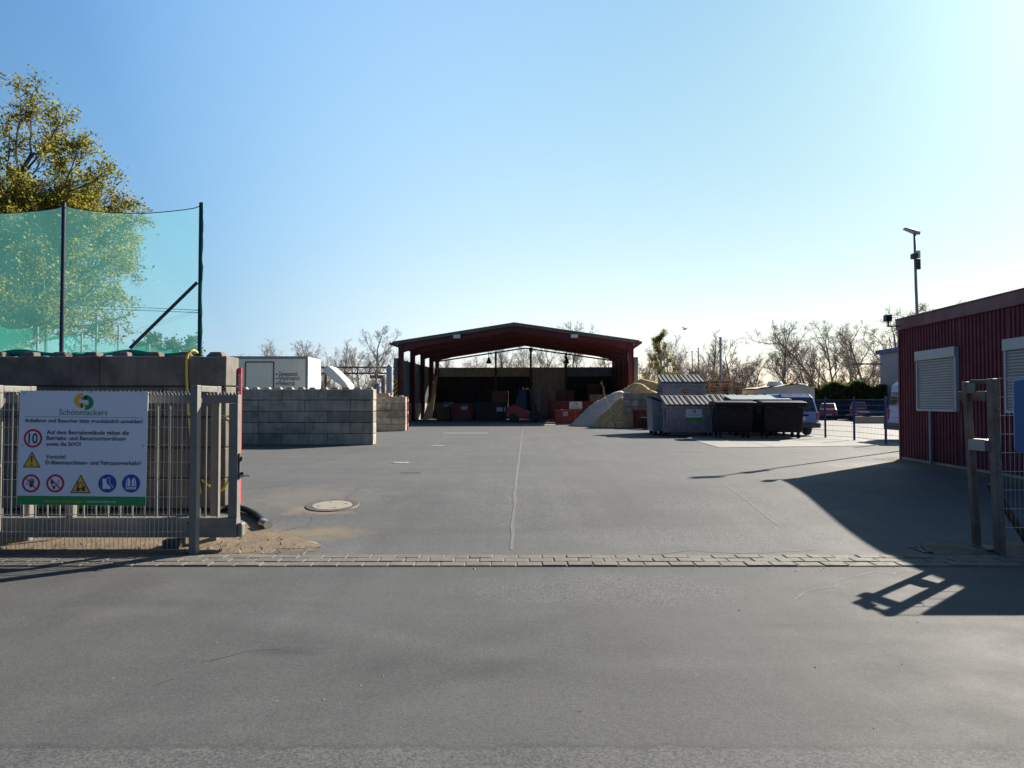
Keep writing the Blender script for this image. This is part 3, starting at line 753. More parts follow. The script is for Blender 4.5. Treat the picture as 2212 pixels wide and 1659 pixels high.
mb.face(P((-.58, .52), (-.1, .52), (-.08, .05), (.1, -.15), (.36, -.34), (.40, -.58), (-.55, -.58), (-.5, -.1)), 1)
for p, q in (((.0, .62), (.3, .66)), ((.3, .66), (.22, .1)), ((.22, .1), (.62, -.35)), ((.62, -.35), (.60, -.5)), ((0, .62), (.02, .5))):
    mb.bar((c + r * p[0], -.0036, z + r * p[1]), (c + r * q[0], -.0036, z + r * q[1]), r * .06, .0004, 1, up=(0, 1, 0))
mb.build('safety_boots_symbol', ['pblue', 'sheet'], t, normals=False)
mb = MB(); c, z = su(1653), sv(1290); disc(mb, c, z, r, -.002, 0)
P = lambda *q: [(c + r * x, -.0035, z + r * y) for x, y in q]
for sg in (1, -1):
    mb.face(P((sg * .08, -.28), (sg * .08, .3), (sg * .22, .62), (sg * .36, .62), (sg * .36, -.28)), 1)
    mb.face(P((sg * .42, -.28), (sg * .42, .6), (sg * .5, .4), (sg * .56, .0), (sg * .58, -.28)), 1)
mb.face(P((-.58, -.36), (.58, -.36), (.58, -.46), (-.58, -.46)), 1); mb.face(P((-.58, -.53), (.58, -.53), (.58, -.63), (-.58, -.63)), 1)
mb.build('safety_vest_symbol', ['pblue', 'sheet'], t, normals=False)
mb = MB()
for cx, cy in ((297, 172), (1128, 152), (1790, 146), (297, 825), (1795, 815), (287, 1540), (1785, 1525)):
    mb = MB(); mb.tube([(su(cx), -.006, sv(cy)), (su(cx), 0, sv(cy))], .008, 8); mb.build('bolt', 'lampgrey', t)

# hoses
def hose(name, label, pts, r, m, parts=()):
    # smooth curve through points
    P = []
    for i in range(len(pts) - 1):
        p0, p1, p2, p3 = [V(pts[max(0, min(len(pts) - 1, i + k))]) for k in (-1, 0, 1, 2)]
        for s in range(8):
            t_ = s / 8; P.append(.5 * ((2 * p1) + (p2 - p0) * t_ + (2 * p0 - 5 * p1 + 4 * p2 - p3) * t_ ** 2 + (3 * p1 - p0 - 3 * p2 + p3) * t_ ** 3))
    P.append(V(pts[-1])); o = P[0].copy()
    t = thing(name, label, 'hose', o)
    mb = MB(); mb.tube([p - o for p in P], r, 8); mb.build('hose_pipe', m, t, smooth='all')
    for (nm, q, rr, mm) in parts:
        mb = MB(); mb.tube([V(a_) - o for a_ in q], rr, 10); mb.build(nm, mm, t, smooth=True)
yh = YW - .05
hose('yellow_hose', 'yellow hose hanging over the top of the tall block wall', [U(426, 762, YW + .12), U(417, 757, YW + .02), U(405, 768, yh), U(403, 800, yh), U(405, 850, yh), U(410, 920, yh), U(417, 975, yh), U(424, 1010, yh), (xat(436, yh), yh, .10)], .02, 'hosey')
p = [U(492, 905, YW - .14), U(500, 925, YW - .16), U(503, 960, YW - .18), U(502, 1000, YW - .2), U(494, 1035, YW - .2), U(478, 1060, YW - .2), U(455, 1052, YW - .16), U(436, 1036, YW - .1)]
hose('yellow_hose', 'looped yellow hose hanging from a tap at the wall corner', p, .017, 'hosey',
     [('tap', [U(476, 900, YW - .02), U(484, 903, YW - .1), U(492, 905, YW - .14)], .03, 'steel')])
p = [G(455, 1112), G(480, 1106), G(505, 1104), G(530, 1108), G(556, 1122), G(570, 1138)]
p = [q + V((0, 0, .05)) for q in p]
hose('suction_hose', 'thick black hose lying on the ground past the gate end', p, .045, 'black',
     [('coupling', [p[-1] + V((-.03, .03, 0)), p[-1] + V((.10, -.12, -.005))], .06, 'steel')])

# ------------------------------------------------------------------ green net on the wall
def net_post(mb, x, y, z0, z1, r): mb.tube([(x, y, z0), (x, y, z1)], r, 10)
t = thing('net_fence', 'green ball stop net on dark steel posts along the top of the block wall', 'net', (xat(430, YW + .3), YW + .3, WTOP))
px_ = [xat(430, YW + .3), xat(131.5, YW + .3)]; px_.append(2 * px_[1] - px_[0]); px_.append(3 * px_[1] - 2 * px_[0])
o_ = V((px_[0], YW + .3, WTOP)); hp = zat(438, YW + .3) - WTOP
for x in px_:
    mb = MB(); net_post(mb, x - o_.x, 0, -.2, hp, .029)
    pass
    mb.build('post', 'dkpost', t, smooth=True)
a_, b_ = U(426, 610, YW + .3) - o_, U(281, 752, YW + .3) - o_
mb = MB(); mb.tube([a_, b_], .026, 8); mb.build('brace', 'dkpost', t, smooth=True)
mb = MB(); nz = 14
cols = []
for a, b in zip(px_, px_[1:]):
    for i in range(17): cols.append((a + (b - a) * i / 17, i / 17))
cols.append((px_[-1], 0))
vs = []
for x, f in cols:
    sag = -.10 * 4 * f * (1 - f) - (.02 if f else 0)
    for j in range(nz + 1):
        g_ = j / nz; z = -.05 + (hp - .03 + sag + .05) * g_
        vs.append((x - o_.x, .03 + .05 * math.sin(f * 3.1) * math.sin(g_ * 3) + .006 * math.sin(x * 9 + j), z))
mb.add(vs, [(i * (nz + 1) + j, (i + 1) * (nz + 1) + j, (i + 1) * (nz + 1) + j + 1, i * (nz + 1) + j + 1) for i in range(len(cols) - 1) for j in range(nz)])
mb.build('netting', 'net', t, smooth='all', normals=False)
mb = MB(); mb.tube([vs[i * (nz + 1) + nz] for i in range(len(cols))], .007, 5); mb.build('head_rope', 'dkpost', t)
mb = MB(); rg = random.Random(5); pts = [(.02 + rg.uniform(-.02, .02), .02, hp * .0 + .0)]
pts = [(.03 + .008 * math.sin(z * 4.1) + (.014 if abs(z - 1.3) < .15 else 0), -.02, z) for z in [hp * i / 24 for i in range(25)]]
mb.tube(pts, [.016 + .006 * math.sin(i * 1.9) for i in range(25)], 7); mb.build('net_edge_roll', 'netroll', t, smooth='all')
mb = MB(); pts = [(x, .06 + .03 * math.sin(x * 3), .045 + .022 * math.sin(x * 4.1)) for x in [-i * .12 for i in range(54)]]
mb.tube(pts, [.042 + .016 * math.sin(i * .9) for i in range(54)], 8); mb.build('net_foot_roll', 'netroll', t, smooth='all')
# second net running away behind
xn = xat(0, 20)
t = thing('net_fence', 'far stretch of green net running away behind the block wall', 'net', (xn, 20, 0))
mb = MB(); vs = []; n = 24
for i in range(n + 1):
    y = -3 + i * .55; zt4 = 3.72 - .16 * abs(math.sin(i * math.pi / 4))
    for j in range(7): vs.append((.05 * math.sin(i + j), y, .8 + (zt4 - .8) * j / 6))
mb.add(vs, [(i * 7 + j, (i + 1) * 7 + j, (i + 1) * 7 + j + 1, i * 7 + j + 1) for i in range(n) for j in range(6)])
mb.build('netting', 'net2', t, smooth='all', normals=False)
for i in range(6):
    mb = MB(); mb.tube([(.1, -3 + i * 2.2, 0), (.1, -3 + i * 2.2, 3.75 + (.5 if i == 4 else 0))], .035, 8); mb.build('post', 'lampgrey', t)
# ------------------------------------------------------------------ red building on the right
YAW = R(-4.0)                        # the whole far yard is turned a little
B0 = G(1948, 995)                    # far left corner of the building
bt = thing('red_building', 'long red corrugated office building with closed roller shutters on the right', 'building', B0, YAW)
BL, BW = 6.7, 7.0
BH = zat(690, B0.y); FH = .27
def corr(mb, a, b, z0, z1, nrm, pitch=.125, dep=.02, m=0):
    """trapezoid corrugated sheet from a to b (2D), standing z0..z1, ribs towards nrm"""
    a, b = V(a), V(b); d = (b - a); Ln = d.length; d.normalize(); nr = V(nrm)
    n = int(Ln / pitch); pts = []
    for i in range(n + 1):
        for f, h in ((0, 0), (.42, 0), (.5, 1), (.92, 1)):
            s_ = (i + f) * pitch
            if s_ <= Ln: pts.append(a + d * s_ + nr * dep * h)
    pts.append(b)
    mb.add([(p.x, p.y, z) for p in pts for z in (z0, z1)], [(2 * i, 2 * i + 2, 2 * i + 3, 2 * i + 1) for i in range(len(pts) - 1)], m)
wy = []                              # window openings on the left face: (far y, near y)
def wall_y(px):                      # local y on the left face seen at picture column px
    k = (px - CX) / F; ta = math.tan(-YAW)
    Y = (B0.x - ta * B0.y) / (k - ta); return (Y - B0.y) / math.cos(YAW)
w1 = (wall_y(1986), wall_y(2073)); w2 = (wall_y(2178), wall_y(2178) - (wall_y(1986) - wall_y(2073)))
Yw = B0.y + w1[0]; wz1, wz0 = zat(760, Yw), zat(887.5, Yw)
bz0 = -.35
mb = MB()
segs = [(-BL, w2[1]), (w2[0], w1[1]), (w1[0], 0)]
for a, b in segs: corr(mb, (0, b), (0, a), bz0 + .45, BH - FH, (-1, 0))
for a, b in ((w2[1], w2[0]), (w1[1], w1[0])):
    corr(mb, (0, b), (0, a), bz0 + .45, wz0, (-1, 0)); corr(mb, (0, b), (0, a), wz1, BH - FH, (-1, 0))
corr(mb, (0, -BL), (BW, -BL), bz0 + .45, BH - FH, (0, -1)); corr(mb, (0, 0), (BW, 0), bz0 + .45, BH - FH, (0, 1)); corr(mb, (BW, 0), (BW, -BL), bz0 + .45, BH - FH, (1, 0))
mb.build('wall', 'redwall', bt, normals=False)
mb = MB(); mb.box(.04, BW - .04, -BL + .04, -.04, bz0 + .4, BH - .1); mb.build('inner_shell', 'dkgrey', bt)
mb = MB(); mb.box(-.02, BW + .02, -BL - .02, .02, bz0, bz0 + .447); mb.build('plinth', 'tan', bt)
mb = MB(); mb.box(-.07, BW + .07, -BL - .07, .07, BH - FH, BH); mb.box(-.085, BW + .085, -BL - .085, .085, BH - .02, BH + .012); mb.build('roof', 'redtrim', bt, bev=.008)
mb = MB(); mb.box(-.04, .04, -.03, .04, bz0 + .3, BH - FH - .002); mb.build('corner_trim', 'redtrim', bt)
for a, b in (w1, w2):
    t = None
    mb = MB(); e = .055; hb = .21
    mb.box(-.10, .0, b, a, wz1 - hb, wz1, 0)
    mb.box(-.075, .0, a - e, a, wz0, wz1 - hb - .002, 0); mb.box(-.075, .0, b, b + e, wz0, wz1 - hb - .002, 0)
    mb.box(-.085, .0, b + e + .002, a - e - .002, wz0, wz0 + .05, 0)
    f_ = mb.build('window', 'shframe', bt, bev=.005)
    mb = MB(); n = 19; z0, z1 = wz0 + .052, wz1 - hb - .002
    for i in range(n):
        za, zb_ = z0 + (z1 - z0) * i / n, z0 + (z1 - z0) * (i + 1) / n
        h = zb_ - za; pr = [(-.022, za), (-.05, za + h * .18), (-.052, za + h * .6), (-.022, zb_)]
        o = len(mb.v); mb.add([(p[0], y, p[1]) for p in pr for y in (b + e, a - e)], [(0, 1, 3, 2), (2, 3, 5, 4), (4, 5, 7, 6)])
    mb.build('shutter', 'shutter', f_, normals=False)
yp = wall_y(2016); mb = MB(); mb.tube([(-.07, yp, bz0 + .2), (-.07, yp, wz0 - .01)], .035, 10); mb.build('cable_duct', 'lampgrey', bt, smooth=True)
# sandy strip along the foot
mb = MB(); rg = random.Random(2); vs = []
for i in range(30):
    y = .5 - i * .27; wgt = rg.uniform(.25, .5)
    for j, xx in enumerate((.05, -wgt * .5, -wgt)): 
        p = V((xx, y, 0)); p.rotate(Mx.Rotation(YAW, 3, 'Z')); q = B0 + p; vs.append((q.x, q.y, gz(q.y) + (.05, .03, .003)[j]))
mb.add(vs, [(i * 3 + j, (i + 1) * 3 + j, (i + 1) * 3 + j + 1, i * 3 + j + 1) for i in range(29) for j in range(2)])
struct(mb.build('soil_strip', 'soil', smooth='all', normals=False))
# floodlight on the roof corner
t = thing('floodlight', 'small boxy floodlight on an arm at the red building roof corner', 'floodlight', (B0.x, B0.y, BH - .17), YAW)
mb = MB(); mb.bar((.0, -.06, 0), (-.34, -.06, 0), .03, .03); mb.bar((-.30, -.06, 0), (-.30, -.06, .12), .03, .03); mb.build('arm', 'dkgrey', t)
mb = MB(); mb.box(-.37, -.235, -.12, .04, .12, .26, 0); mb.box(-.38, -.22, -.12, .05, .262, .275, 1); mb.build('housing', ['dkgrey', 'white'], t, bev=.006)
mb = MB(); mb.box(-.365, -.24, -.13, -.122, .125, .255); mb.build('front_glass', 'black', t)

# ------------------------------------------------------------------ right gate
YR = 7.86
t = thing('gate_post', 'rusty double catch post of the sliding gate on the right with white lock box', 'gate post', (xat(2150, YR), YR, -.3))
ox = t.location.x; H1 = zat(818, YR) + .3; H2 = zat(823, YR) + .3
W = lambda x: xat(x, YR) - ox
def lean(mb, xa, xb, xa2, xb2, ya, yb, z0, z1):
    mb.add([(x, y, z) for x, z in ((xa, z0), (xb, z0), (xb2, z1), (xa2, z1)) for y in (ya, yb)],
           [(0, 2, 4, 6), (1, 7, 5, 3), (0, 1, 3, 2), (2, 3, 5, 4), (4, 5, 7, 6), (6, 7, 1, 0)])
mb = MB(); lean(mb, W(2148), W(2162), W(2136.5), W(2150), -.05, .06, -.08, H1); mb.build('front_post', 'rustgalv', t, bev=.008)
mb = MB(); W3 = lambda x: xat(x, YR + .32) - ox; lean(mb, W3(2097), W3(2110), W3(2080), W3(2092), .27, .35, .02, H2); mb.build('rear_post', 'rustgalv', t, bev=.008)
def link(z, w, h, name, m, ext=0, bev=.006):
    a = V((W(2150) - .03, .0, z)); b = V((W3(2092), .32, z)); d = (b - a).normalized()
    mb = MB(); mb.bar(a + d * .07, b + d * ext, w, h); return mb.build(name, m, t, bev=bev)
link(H1 - .195, .06, .11, 'catch_bracket', 'rustgalv', .13)
link(H1 - .03, .035, .05, 'top_tie', 'rustgalv', -.03)
a_ = V((W3(2084), .30, H1 - .10)); b_ = V((W(2120), .10, H1 - .10)); mb = MB(); mb.bar(a_, b_, .02, .12); mb.build('stop_plate', 'rustgalv', t)
z = zat(961, YR) + .3
lb = link(z - .01, .10, .135, 'lock_box', 'lampgrey', -.03)
mb = MB(); a = V((W(2137) - .03, 0, z)); b = V((W3(2092), .32, z)); d = (b - a).normalized(); nn = V((d.y, -d.x, 0))
if nn.y > 0: nn = -nn
for zz, hh in ((.02, .045), (-.05, .03)): p = a.lerp(b, .42) + nn * .052 + V((0, 0, zz)); mb.bar(p - d * .018, p + d * .018, .006, hh)
mb.build('keyhole', 'dkgrey', lb)
mb = MB(); mb.box(W3(2094), W3(2126), .06, .38, .03, .045); mb.build('base_plate', 'rustgalv', t, bev=.004)
for y_ in (885, 1000, 1120): mb = MB(); mb.box(W(2146), W(2150), -.085, -.061, zat(y_, YR) + .28, zat(y_, YR) + .31); mb.build('clamp', 'galvp', t)
rg = random.Random(12); mb = MB(); vs = []
for i in range(41):
    x = 4.75 + i * .11
    yb, yt = 7.835 + .02 * rg.random(), 8.35 + .12 * math.sin(i * .7) + rg.uniform(-.05, .05) - (max(0, 5.0 - x) * 1.6)
    for j in range(7):
        f = j / 6; y = yb + (max(yt, yb + .05) - yb) * f; vs.append((x, y, gz(y) + .004 + .03 * math.sin(math.pi * f) * rg.uniform(.3, 1.2)))
mb.add(vs, [(i * 7 + j, (i + 1) * 7 + j, (i + 1) * 7 + j + 1, i * 7 + j + 1) for i in range(40) for j in range(6)])
struct(mb.build('soil_strip', 'soil', smooth='all', normals=False))
# fence to the right with blue sign
xf0 = xat(2160, YR); xf1 = xf0 + 2.6
t = thing('mesh_fence', 'galvanised mesh fence right of the rusty gate post', 'fence', (xf0, YR, -.3))
zt_ = zat(817.5, YR) + .3
mb = MB()
for i in range(int(2.6 / .05) + 1): mb.tube([(i * .05, 0, .03), (i * .05, 0, zt_ + .02)], .0027, 4)
for j in range(9):
    z = zt_ - j * .21
    if z > .02:
        for dy in (-.006, .006): mb.tube([(-.05, dy, z), (2.6, dy, z)], .0034, 4)
mb.build('mesh', 'wire', t)
mb = MB(); mb.box(2.6, 2.67, -.04, .04, -.1, zt_); mb.build('post', 'galvp', t)
mb = MB(); mb.bar((W(2164) + ox - xf0, .22, zat(1050, YR) + .3), (W(2262) + ox - xf0, .22, -.05), .06, .06); mb.build('brace', 'rust', t)
bs0 = xat(2185, YR); zb_, zt2_ = zat(978, YR), zat(821, YR)
t = thing('blue_sign', 'large plain blue panel with rounded corners fixed to the mesh fence at right edge', 'sign', (bs0, YR - .03, zb_))
bw, bh, rr = 1.0, zt2_ - zb_, .06
pl = []
for cx_, cz_, a0 in ((bw - rr, bh - rr, 0), (rr, bh - rr, 90), (rr, rr, 180), (bw - rr, rr, 270)):
    for k in range(6): pl.append((cx_ + rr * math.cos(R(a0 + k * 18)), cz_ + rr * math.sin(R(a0 + k * 18))))
mb = MB(); mb.prism(pl, 'y', -.008, 0); mb.build('panel', 'bluesign', t)

# ------------------------------------------------------------------ lamp post
LP = V((12.5, 21.4, 0)); LH = 6.62
t = thing('street_lamp', 'tall thin lamp post with flat tilted head behind the red building', 'street lamp', LP)
mb = MB(); mb.tube([(.12, 0, 0), (.06, 0, 2.8), (0, 0, 5.0), (-.02, 0, LH)], [.055, .05, .042, .038], 12); mb.build('pole', 'lampgrey', t, smooth='all')
mb = MB(); q = [(-.40, -.18), (-.36, .18), (.02, .14), (.06, -.10)]
mb.add([(-.42, -.22, LH + .12), (-.28, .2, LH + .18), (.06, .14, LH + .0), (.06, -.16, LH - .06), (-.42, -.22, LH + .165), (-.26, .2, LH + .225), (.08, .14, LH + .09), (.08, -.16, LH + .04)],
       [(0, 1, 2, 3), (4, 7, 6, 5), (0, 4, 5, 1), (1, 5, 6, 2), (2, 6, 7, 3), (3, 7, 4, 0)])
mb.build('lamp_head', 'lampgrey', t, bev=.01)
t2 = thing('yard_camera', 'dark camera box with white hood clamped to the lamp post', 'camera', (LP.x + .0, LP.y - .02, LH - 1.0))
mb = MB(); mb.box(-.19, -.05, -.22, -.02, .20, .36); mb.build('camera_box', 'dkgrey', t2, bev=.01)
mb = MB(); mb.box(-.05, .07, -.14, -.045, .22, .46); mb.build('hood', 'white', t2, bev=.02)
mb = MB(); mb.box(-.07, .08, -.12, -.045, -.12, .20); mb.build('junction_box', 'dkgrey', t2, bev=.01)

# ------------------------------------------------------------------ blue fence
ft = thing('rod_fence', 'blue steel rod mesh fence between the concrete pad and the neighbouring lot', 'fence', (12.5, 23.4, 0))
fy = [-4.6, -2.1, 0, 2.4, 3.95, 6.3, 8.7, 11.1, 13.5]
fx = [(.02), .03, xat(1912, 23.4) - 12.5, xat(1844, 25.8) - 12.5, xat(1783, 27.3) - 12.5, -.25, -.35, -.45, -.55]
for x, y in zip(fx, fy):
    mb = MB(); mb.box(x - .034, x + .034, y - .03, y + .03, 0, 1.55); mb.box(x - .02, x + .02, y - .02, y + .02, 1.55, 1.60); mb.build('post', 'blue', ft, bev=.008)
mb = MB()
for (xa, ya), (xb, yb) in zip(zip(fx, fy), list(zip(fx, fy))[1:]):
    n = int((yb - ya) / .1)
    for i in range(1, n):
        f = i / n; mb.tube([(xa + (xb - xa) * f + .06, ya + (yb - ya) * f, .06), (xa + (xb - xa) * f + .06, ya + (yb - ya) * f, 1.5)], .0028, 3, caps=False)
    for j in range(8):
        z = .1 + j * .2; mb.tube([(xa + .06, ya, z), (xb + .06, yb, z)], .006, 4)
mb.build('mesh', 'btrim', ft)

# ------------------------------------------------------------------ open shed
SH = V((.19, 48.5, 0)); SY = R(-3.85)
st = thing('open_shed', 'wide open fronted red steel shed with shallow gable roof at the end of the yard', 'shed', SH, SY)
sW, sD = 8.25, 14.7
EV, AP = 5.62, 6.92
def roofz(x): return AP - (AP - EV) * abs(x) / (sW + .35)
cols_y = [0, 3.9, 7.8, 11.7, sD]
for sgn in (-1, 1):
    for y in cols_y:
        x = sgn * (sW - .2); mb = MB(); zt_ = roofz(x) - .2
        for dx in (-.16, .16): mb.box(x + dx - .018, x + dx + .018, y - .14, y + .14, 0, zt_)
        mb.box(x - .14, x + .14, y - .012, y + .012, 0, zt_)
        mb.build('column', 'redsteel', st)
for y in cols_y[:4] + [sD]:
    mb = MB(); d = .36 if y < sD else .16
    for sgn in (-1, 1):
        xs_ = [sW - .02, sW - 1.6, 0]
        top = [roofz(x) - .22 for x in xs_]; bot = [roofz(xs_[0]) - .22 - (.62 if y < sD else .3), roofz(xs_[1]) - .22 - d, roofz(0) - .22 - d]
        for k in range(2):
            a, b = sgn * xs_[k], sgn * xs_[k + 1]
            mb.prism([(a, bot[k]), (b, bot[k + 1]), (b, top[k + 1]), (a, top[k])], 'y', y - .02, y + .02)
            mb.prism([(a, bot[k] - .03), (b, bot[k + 1] - .03), (b, bot[k + 1]), (a, bot[k])], 'y', y - .12, y + .12)
            mb.prism([(a, top[k]), (b, top[k + 1]), (b, top[k + 1] + .03), (a, top[k] + .03)], 'y', y - .12, y + .12)
    mb.build('rafter', 'redsteel' if y < sD else 'dkgrey', st)
mb = MB()
for sgn in (-1, 1):
    for x in (1.2, 2.8, 4.4, 6.0, 7.4):
        mb.box(sgn * x - .05, sgn * x + .05, -.25, sD + .25, roofz(x) - .19, roofz(x) - .05)
mb.build('purlin', 'dkgrey', st)
mb = MB()                              # corrugated roof, two slopes with thickness
for sgn in (-1, 1):
    n = 150; y0, y1 = -.5, sD + .45; vs = []
    for i in range(n + 1):
        y = y0 + (y1 - y0) * i / n; h = .035 if i % 2 else 0
        for x, dz in ((0, 0), (sW + .35, 0)): vs.append((sgn * x, y, roofz(x) + h))
    mb.add(vs, [(2 * i, 2 * i + 1, 2 * i + 3, 2 * i + 2) for i in range(n)])
    mb.prism([(0, roofz(0) - .04), (sgn * (sW + .35), EV - .04), (sgn * (sW + .35), EV), (0, roofz(0))], 'y', y0 + .02, y1 - .02)
mb.build('roof', 'roof', st, normals=False)
mb = MB()
for sgn in (-1, 1):
    mb.prism([(sgn * .0, AP - .22), (sgn * (sW + .3), EV - .20), (sgn * (sW + .3), EV - .045), (0, AP - .045)], 'y', -.46, -.42)
mb.build('fascia', 'roof', st)
for sgn in (-1, 1):
    mb = MB(); x = sgn * (sW + .42); mb.box(x - .09, x + .09, -.5, sD + .4, EV - .2, EV - .06)
    mb.prism([(sgn * (sW + .05), EV - .35), (sgn * (sW + .5), EV - .06), (sgn * (sW + .5), EV - .02), (sgn * (sW + .05), EV - .2)], 'y', -.5, -.44)
    mb.build('gutter', 'redtrim', st)
for sgn in (-1, 1):
    mb = MB(); corr(mb, (sgn * (sW + .05), .15), (sgn * (sW + .05), sD), 1.3, 4.45, (sgn, 0), .28, .045); corr(mb, (sgn * (sW - .0), sD), (sgn * (sW - .0), .15), 1.3, 4.45, (-sgn, 0), .28, .03)
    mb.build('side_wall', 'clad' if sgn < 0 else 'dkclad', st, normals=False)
    mb = MB(); mb.box(sgn * sW - .08, sgn * sW + .12, .2, sD, -.02, 1.297); mb.build('side_plinth', 'conc2', st)
    mb = MB(); mb.box(sgn * (sW + .13) - .13, sgn * (sW + .13) + .13, -.25, .1, .9 if sgn > 0 else .2, 4.5); mb.build('corner_board', 'clad', st)
    mb = MB(); z0, z1 = (1.75, 3.0) if sgn < 0 else (1.9, 2.75)
    xa, xb = sgn * (sW + .13) - .14, sgn * (sW + .13) + .14
    mb.box(xa, xb, -.28, -.253, z0, z1, 0)
    k = 4; hh = (z1 - z0) / k
    for i in range(k):
        za = z0 + i * hh; mb.face([(xa, -.282, za), (xb, -.282, min(z1, za + .28)), (xb, -.282, min(z1, za + .28 + hh / 2)), (xa, -.282, za + hh / 2)], 1)
    mb.build('hazard_board', ['hazy', 'black' if sgn < 0 else 'hazr'], st, normals=False)
# back wall: dark boards below, pale band above, one tan sheet bay
bays = [(-sW, -2.65), (-2.65, .55), (.55, 3.72), (3.72, sW)]
for i, (a, b) in enumerate(bays):
    mb = MB()
    if i == 2: corr(mb, (a, sD), (b, sD), 0, 4.55, (0, -1), .3, .03); mb.build('back_wall', 'tan', st, normals=False)
    else:
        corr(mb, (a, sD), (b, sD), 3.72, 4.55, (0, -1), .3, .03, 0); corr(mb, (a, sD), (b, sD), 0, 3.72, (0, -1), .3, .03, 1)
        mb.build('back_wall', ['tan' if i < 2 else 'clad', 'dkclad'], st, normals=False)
mb = MB(); mb.box(-sW, sW, sD + .05, sD + .12, 0, 4.56); mb.build('back_cladding', 'clad', st)
for x in (-2.65, .55, 3.72):
    mb = MB(); mb.box(x - .09, x + .09, sD - .2, sD - .03, 0, roofz(x) - .5)
    if x > 0 and x < 1: mb.box(x - .16, x + .16, sD - .3, sD - .02, roofz(x) - .85, roofz(x) - .5)
    mb.build('back_post', 'dkgrey', st)
mb = MB(); mb.bar((-sW + .3, sD - .1, roofz(sW) - .55), (.0, sD - .1, AP - .62), .09, .12); mb.bar((sW - .3, sD - .1, roofz(sW) - .55), (.0, sD - .1, AP - .62), .09, .12); mb.build('tie_beam', 'dkgrey', st)
for x in (-4.0, 4.15):
    mb = MB(); z = roofz(x) - .36; mb.box(x - .26, x + .26, -.62, -.47, z - .13, z + .15); f_ = mb.build('floodlight', 'lampgrey', st, bev=.02)
    mb = MB(); mb.box(x - .22, x + .22, -.635, -.622, z - .10, z + .12); mb.build('lens', 'sheet', f_)
def local(o, p): q = V(p); q.rotate(Mx.Rotation(o.rotation_euler.z, 3, 'Z')); return V(o.location) + q
# floor of the shed in shade
for x, lb in ((-3.0, 'bell shaped pendant lamp under the shed roof, left of the middle post'), (3.75, 'bell shaped pendant lamp under the shed roof beside the right back post')):
    p = local(st, (x, 11.7, 0)); t = thing('pendant_lamp', lb, 'lamp', (p.x, p.y, 5.0))
    mb = MB(); mb.tube([(0, 0, .25), (0, 0, roofz(x) - 5.0 - .55)], .03, 6); mb.build('stem', 'dkgrey', t)
    mb = MB(); mb.lathe([(.26, -.25), (.24, -.2), (.12, .1), (.09, .28)], 16); mb.build('lamp_shade', 'dkgrey', t, smooth=True)
# pale boards standing in for patches of sunlight on the left wall
for k, (px0, px1, y0, y1, dx, lb) in enumerate(((919, 926, 870, 910, -.35, 'short pale board standing in for sunlight on the shed left columns'), (930, 938, 812, 905, .4, 'tall narrow pale board standing in for sunlight further back on the shed left wall'))):
    Y = 53.5 + 5 * k; a = U(px0, y1, Y); b = U(px1, y0, Y)
    t = MB(); t.bar((0, 0, 0), (b.x - a.x + .1, .35, b.z - .0), .42 if k == 0 else .3, .05, up=(0, 1, 0))
    tag(t.build('sun_patch_board', 'board', loc=(a.x, Y, 0), bev=.01), lb, 'board')

# ------------------------------------------------------------------ skips
def skip(px0, px1, ytop, Y, dep, label, m, yaw=0, z0=0, labelsign=None, slope=.12, lod=True, ring=True):
    """open-topped waste skip seen from its end: sloped front, rim, ribs, lugs"""
    a, b = xat(px0, Y), xat(px1, Y); w = b - a; h = zat(ytop, Y) - z0
    t = thing('waste_skip', label, 'skip', ((a + b) / 2, Y, z0), yaw)
    s = slope * h; i = .05
    pr = [(0, h), (s, .06), (dep - s, .06), (dep, h)]
    mb = MB(); x0, x1 = -w / 2, w / 2
    ou = [(x, y, z) for x in (x0, x1) for y, z in pr]
    inn = [(x, y, z) for x in (x0 + i, x1 - i) for y, z in ((i, h), (s + i, .14), (dep - s - i, .14), (dep - i, h))]
    mb.add(ou + inn, [(0, 1, 2, 3), (4, 7, 6, 5), (0, 4, 5, 1), (1, 5, 6, 2), (2, 6, 7, 3), (8, 11, 10, 9), (12, 13, 14, 15), (8, 9, 13, 12), (9, 10, 14, 13), (10, 11, 15, 14),
                      (0, 8, 12, 4), (0, 3, 11, 8), (3, 7, 15, 11), (4, 12, 15, 7)])
    mb.build('body', m, t)
    mb = MB(); e = .045
    mb.box(x0 - e, x1 + e, -e, e, h - .07, h + .02); mb.box(x0 - e, x1 + e, dep - e, dep + e, h - .07, h + .02)
    mb.box(x0 - e, x0 + e, e, dep - e, h - .07, h + .02); mb.box(x1 - e, x1 + e, e, dep - e, h - .07, h + .02)
    mb.build('rim', m, t, bev=.01)
    for x in (x0 + .12, x1 - .12):
        mb = MB(); mb.bar((x, -.03, h - .08), (x, s - .03, .1), .09, .06); mb.build('rib', m, t)
    for y in (dep * .3, dep * .55, dep * .8):
        for x in (x0 - .03, x1 + .03): mb = MB(); mb.box(x - .03, x + .03, y - .05, y + .05, .1, h - .08); mb.build('rib', m, t)
    mb = MB(); mb.box(x0 + .05, x1 - .05, s + .1, dep - s - .1, 0, .06); mb.build('skid', 'dkgrey', t)
    if labelsign:
        u, v, sw, sh = labelsign; mb = MB(); yy = s * (1 - v) - .035
        mb.box(x0 + w * u, x0 + w * u + sw, yy, yy + .02, h * v, h * v + sh); mb.build('label', 'tagwhite', t)
    return t
skip(1198.5, 1241, 886, 45.5, 2.6, 'bright orange red skip standing in sunlight before the shed', 'skipor', R(-14), labelsign=(.42, .55, .3, .3))
sk = skip(1186, 1276, 867, 50.5, 2.2, 'long dark red skip with company sign behind the bright orange red skip', 'skipred', SY)
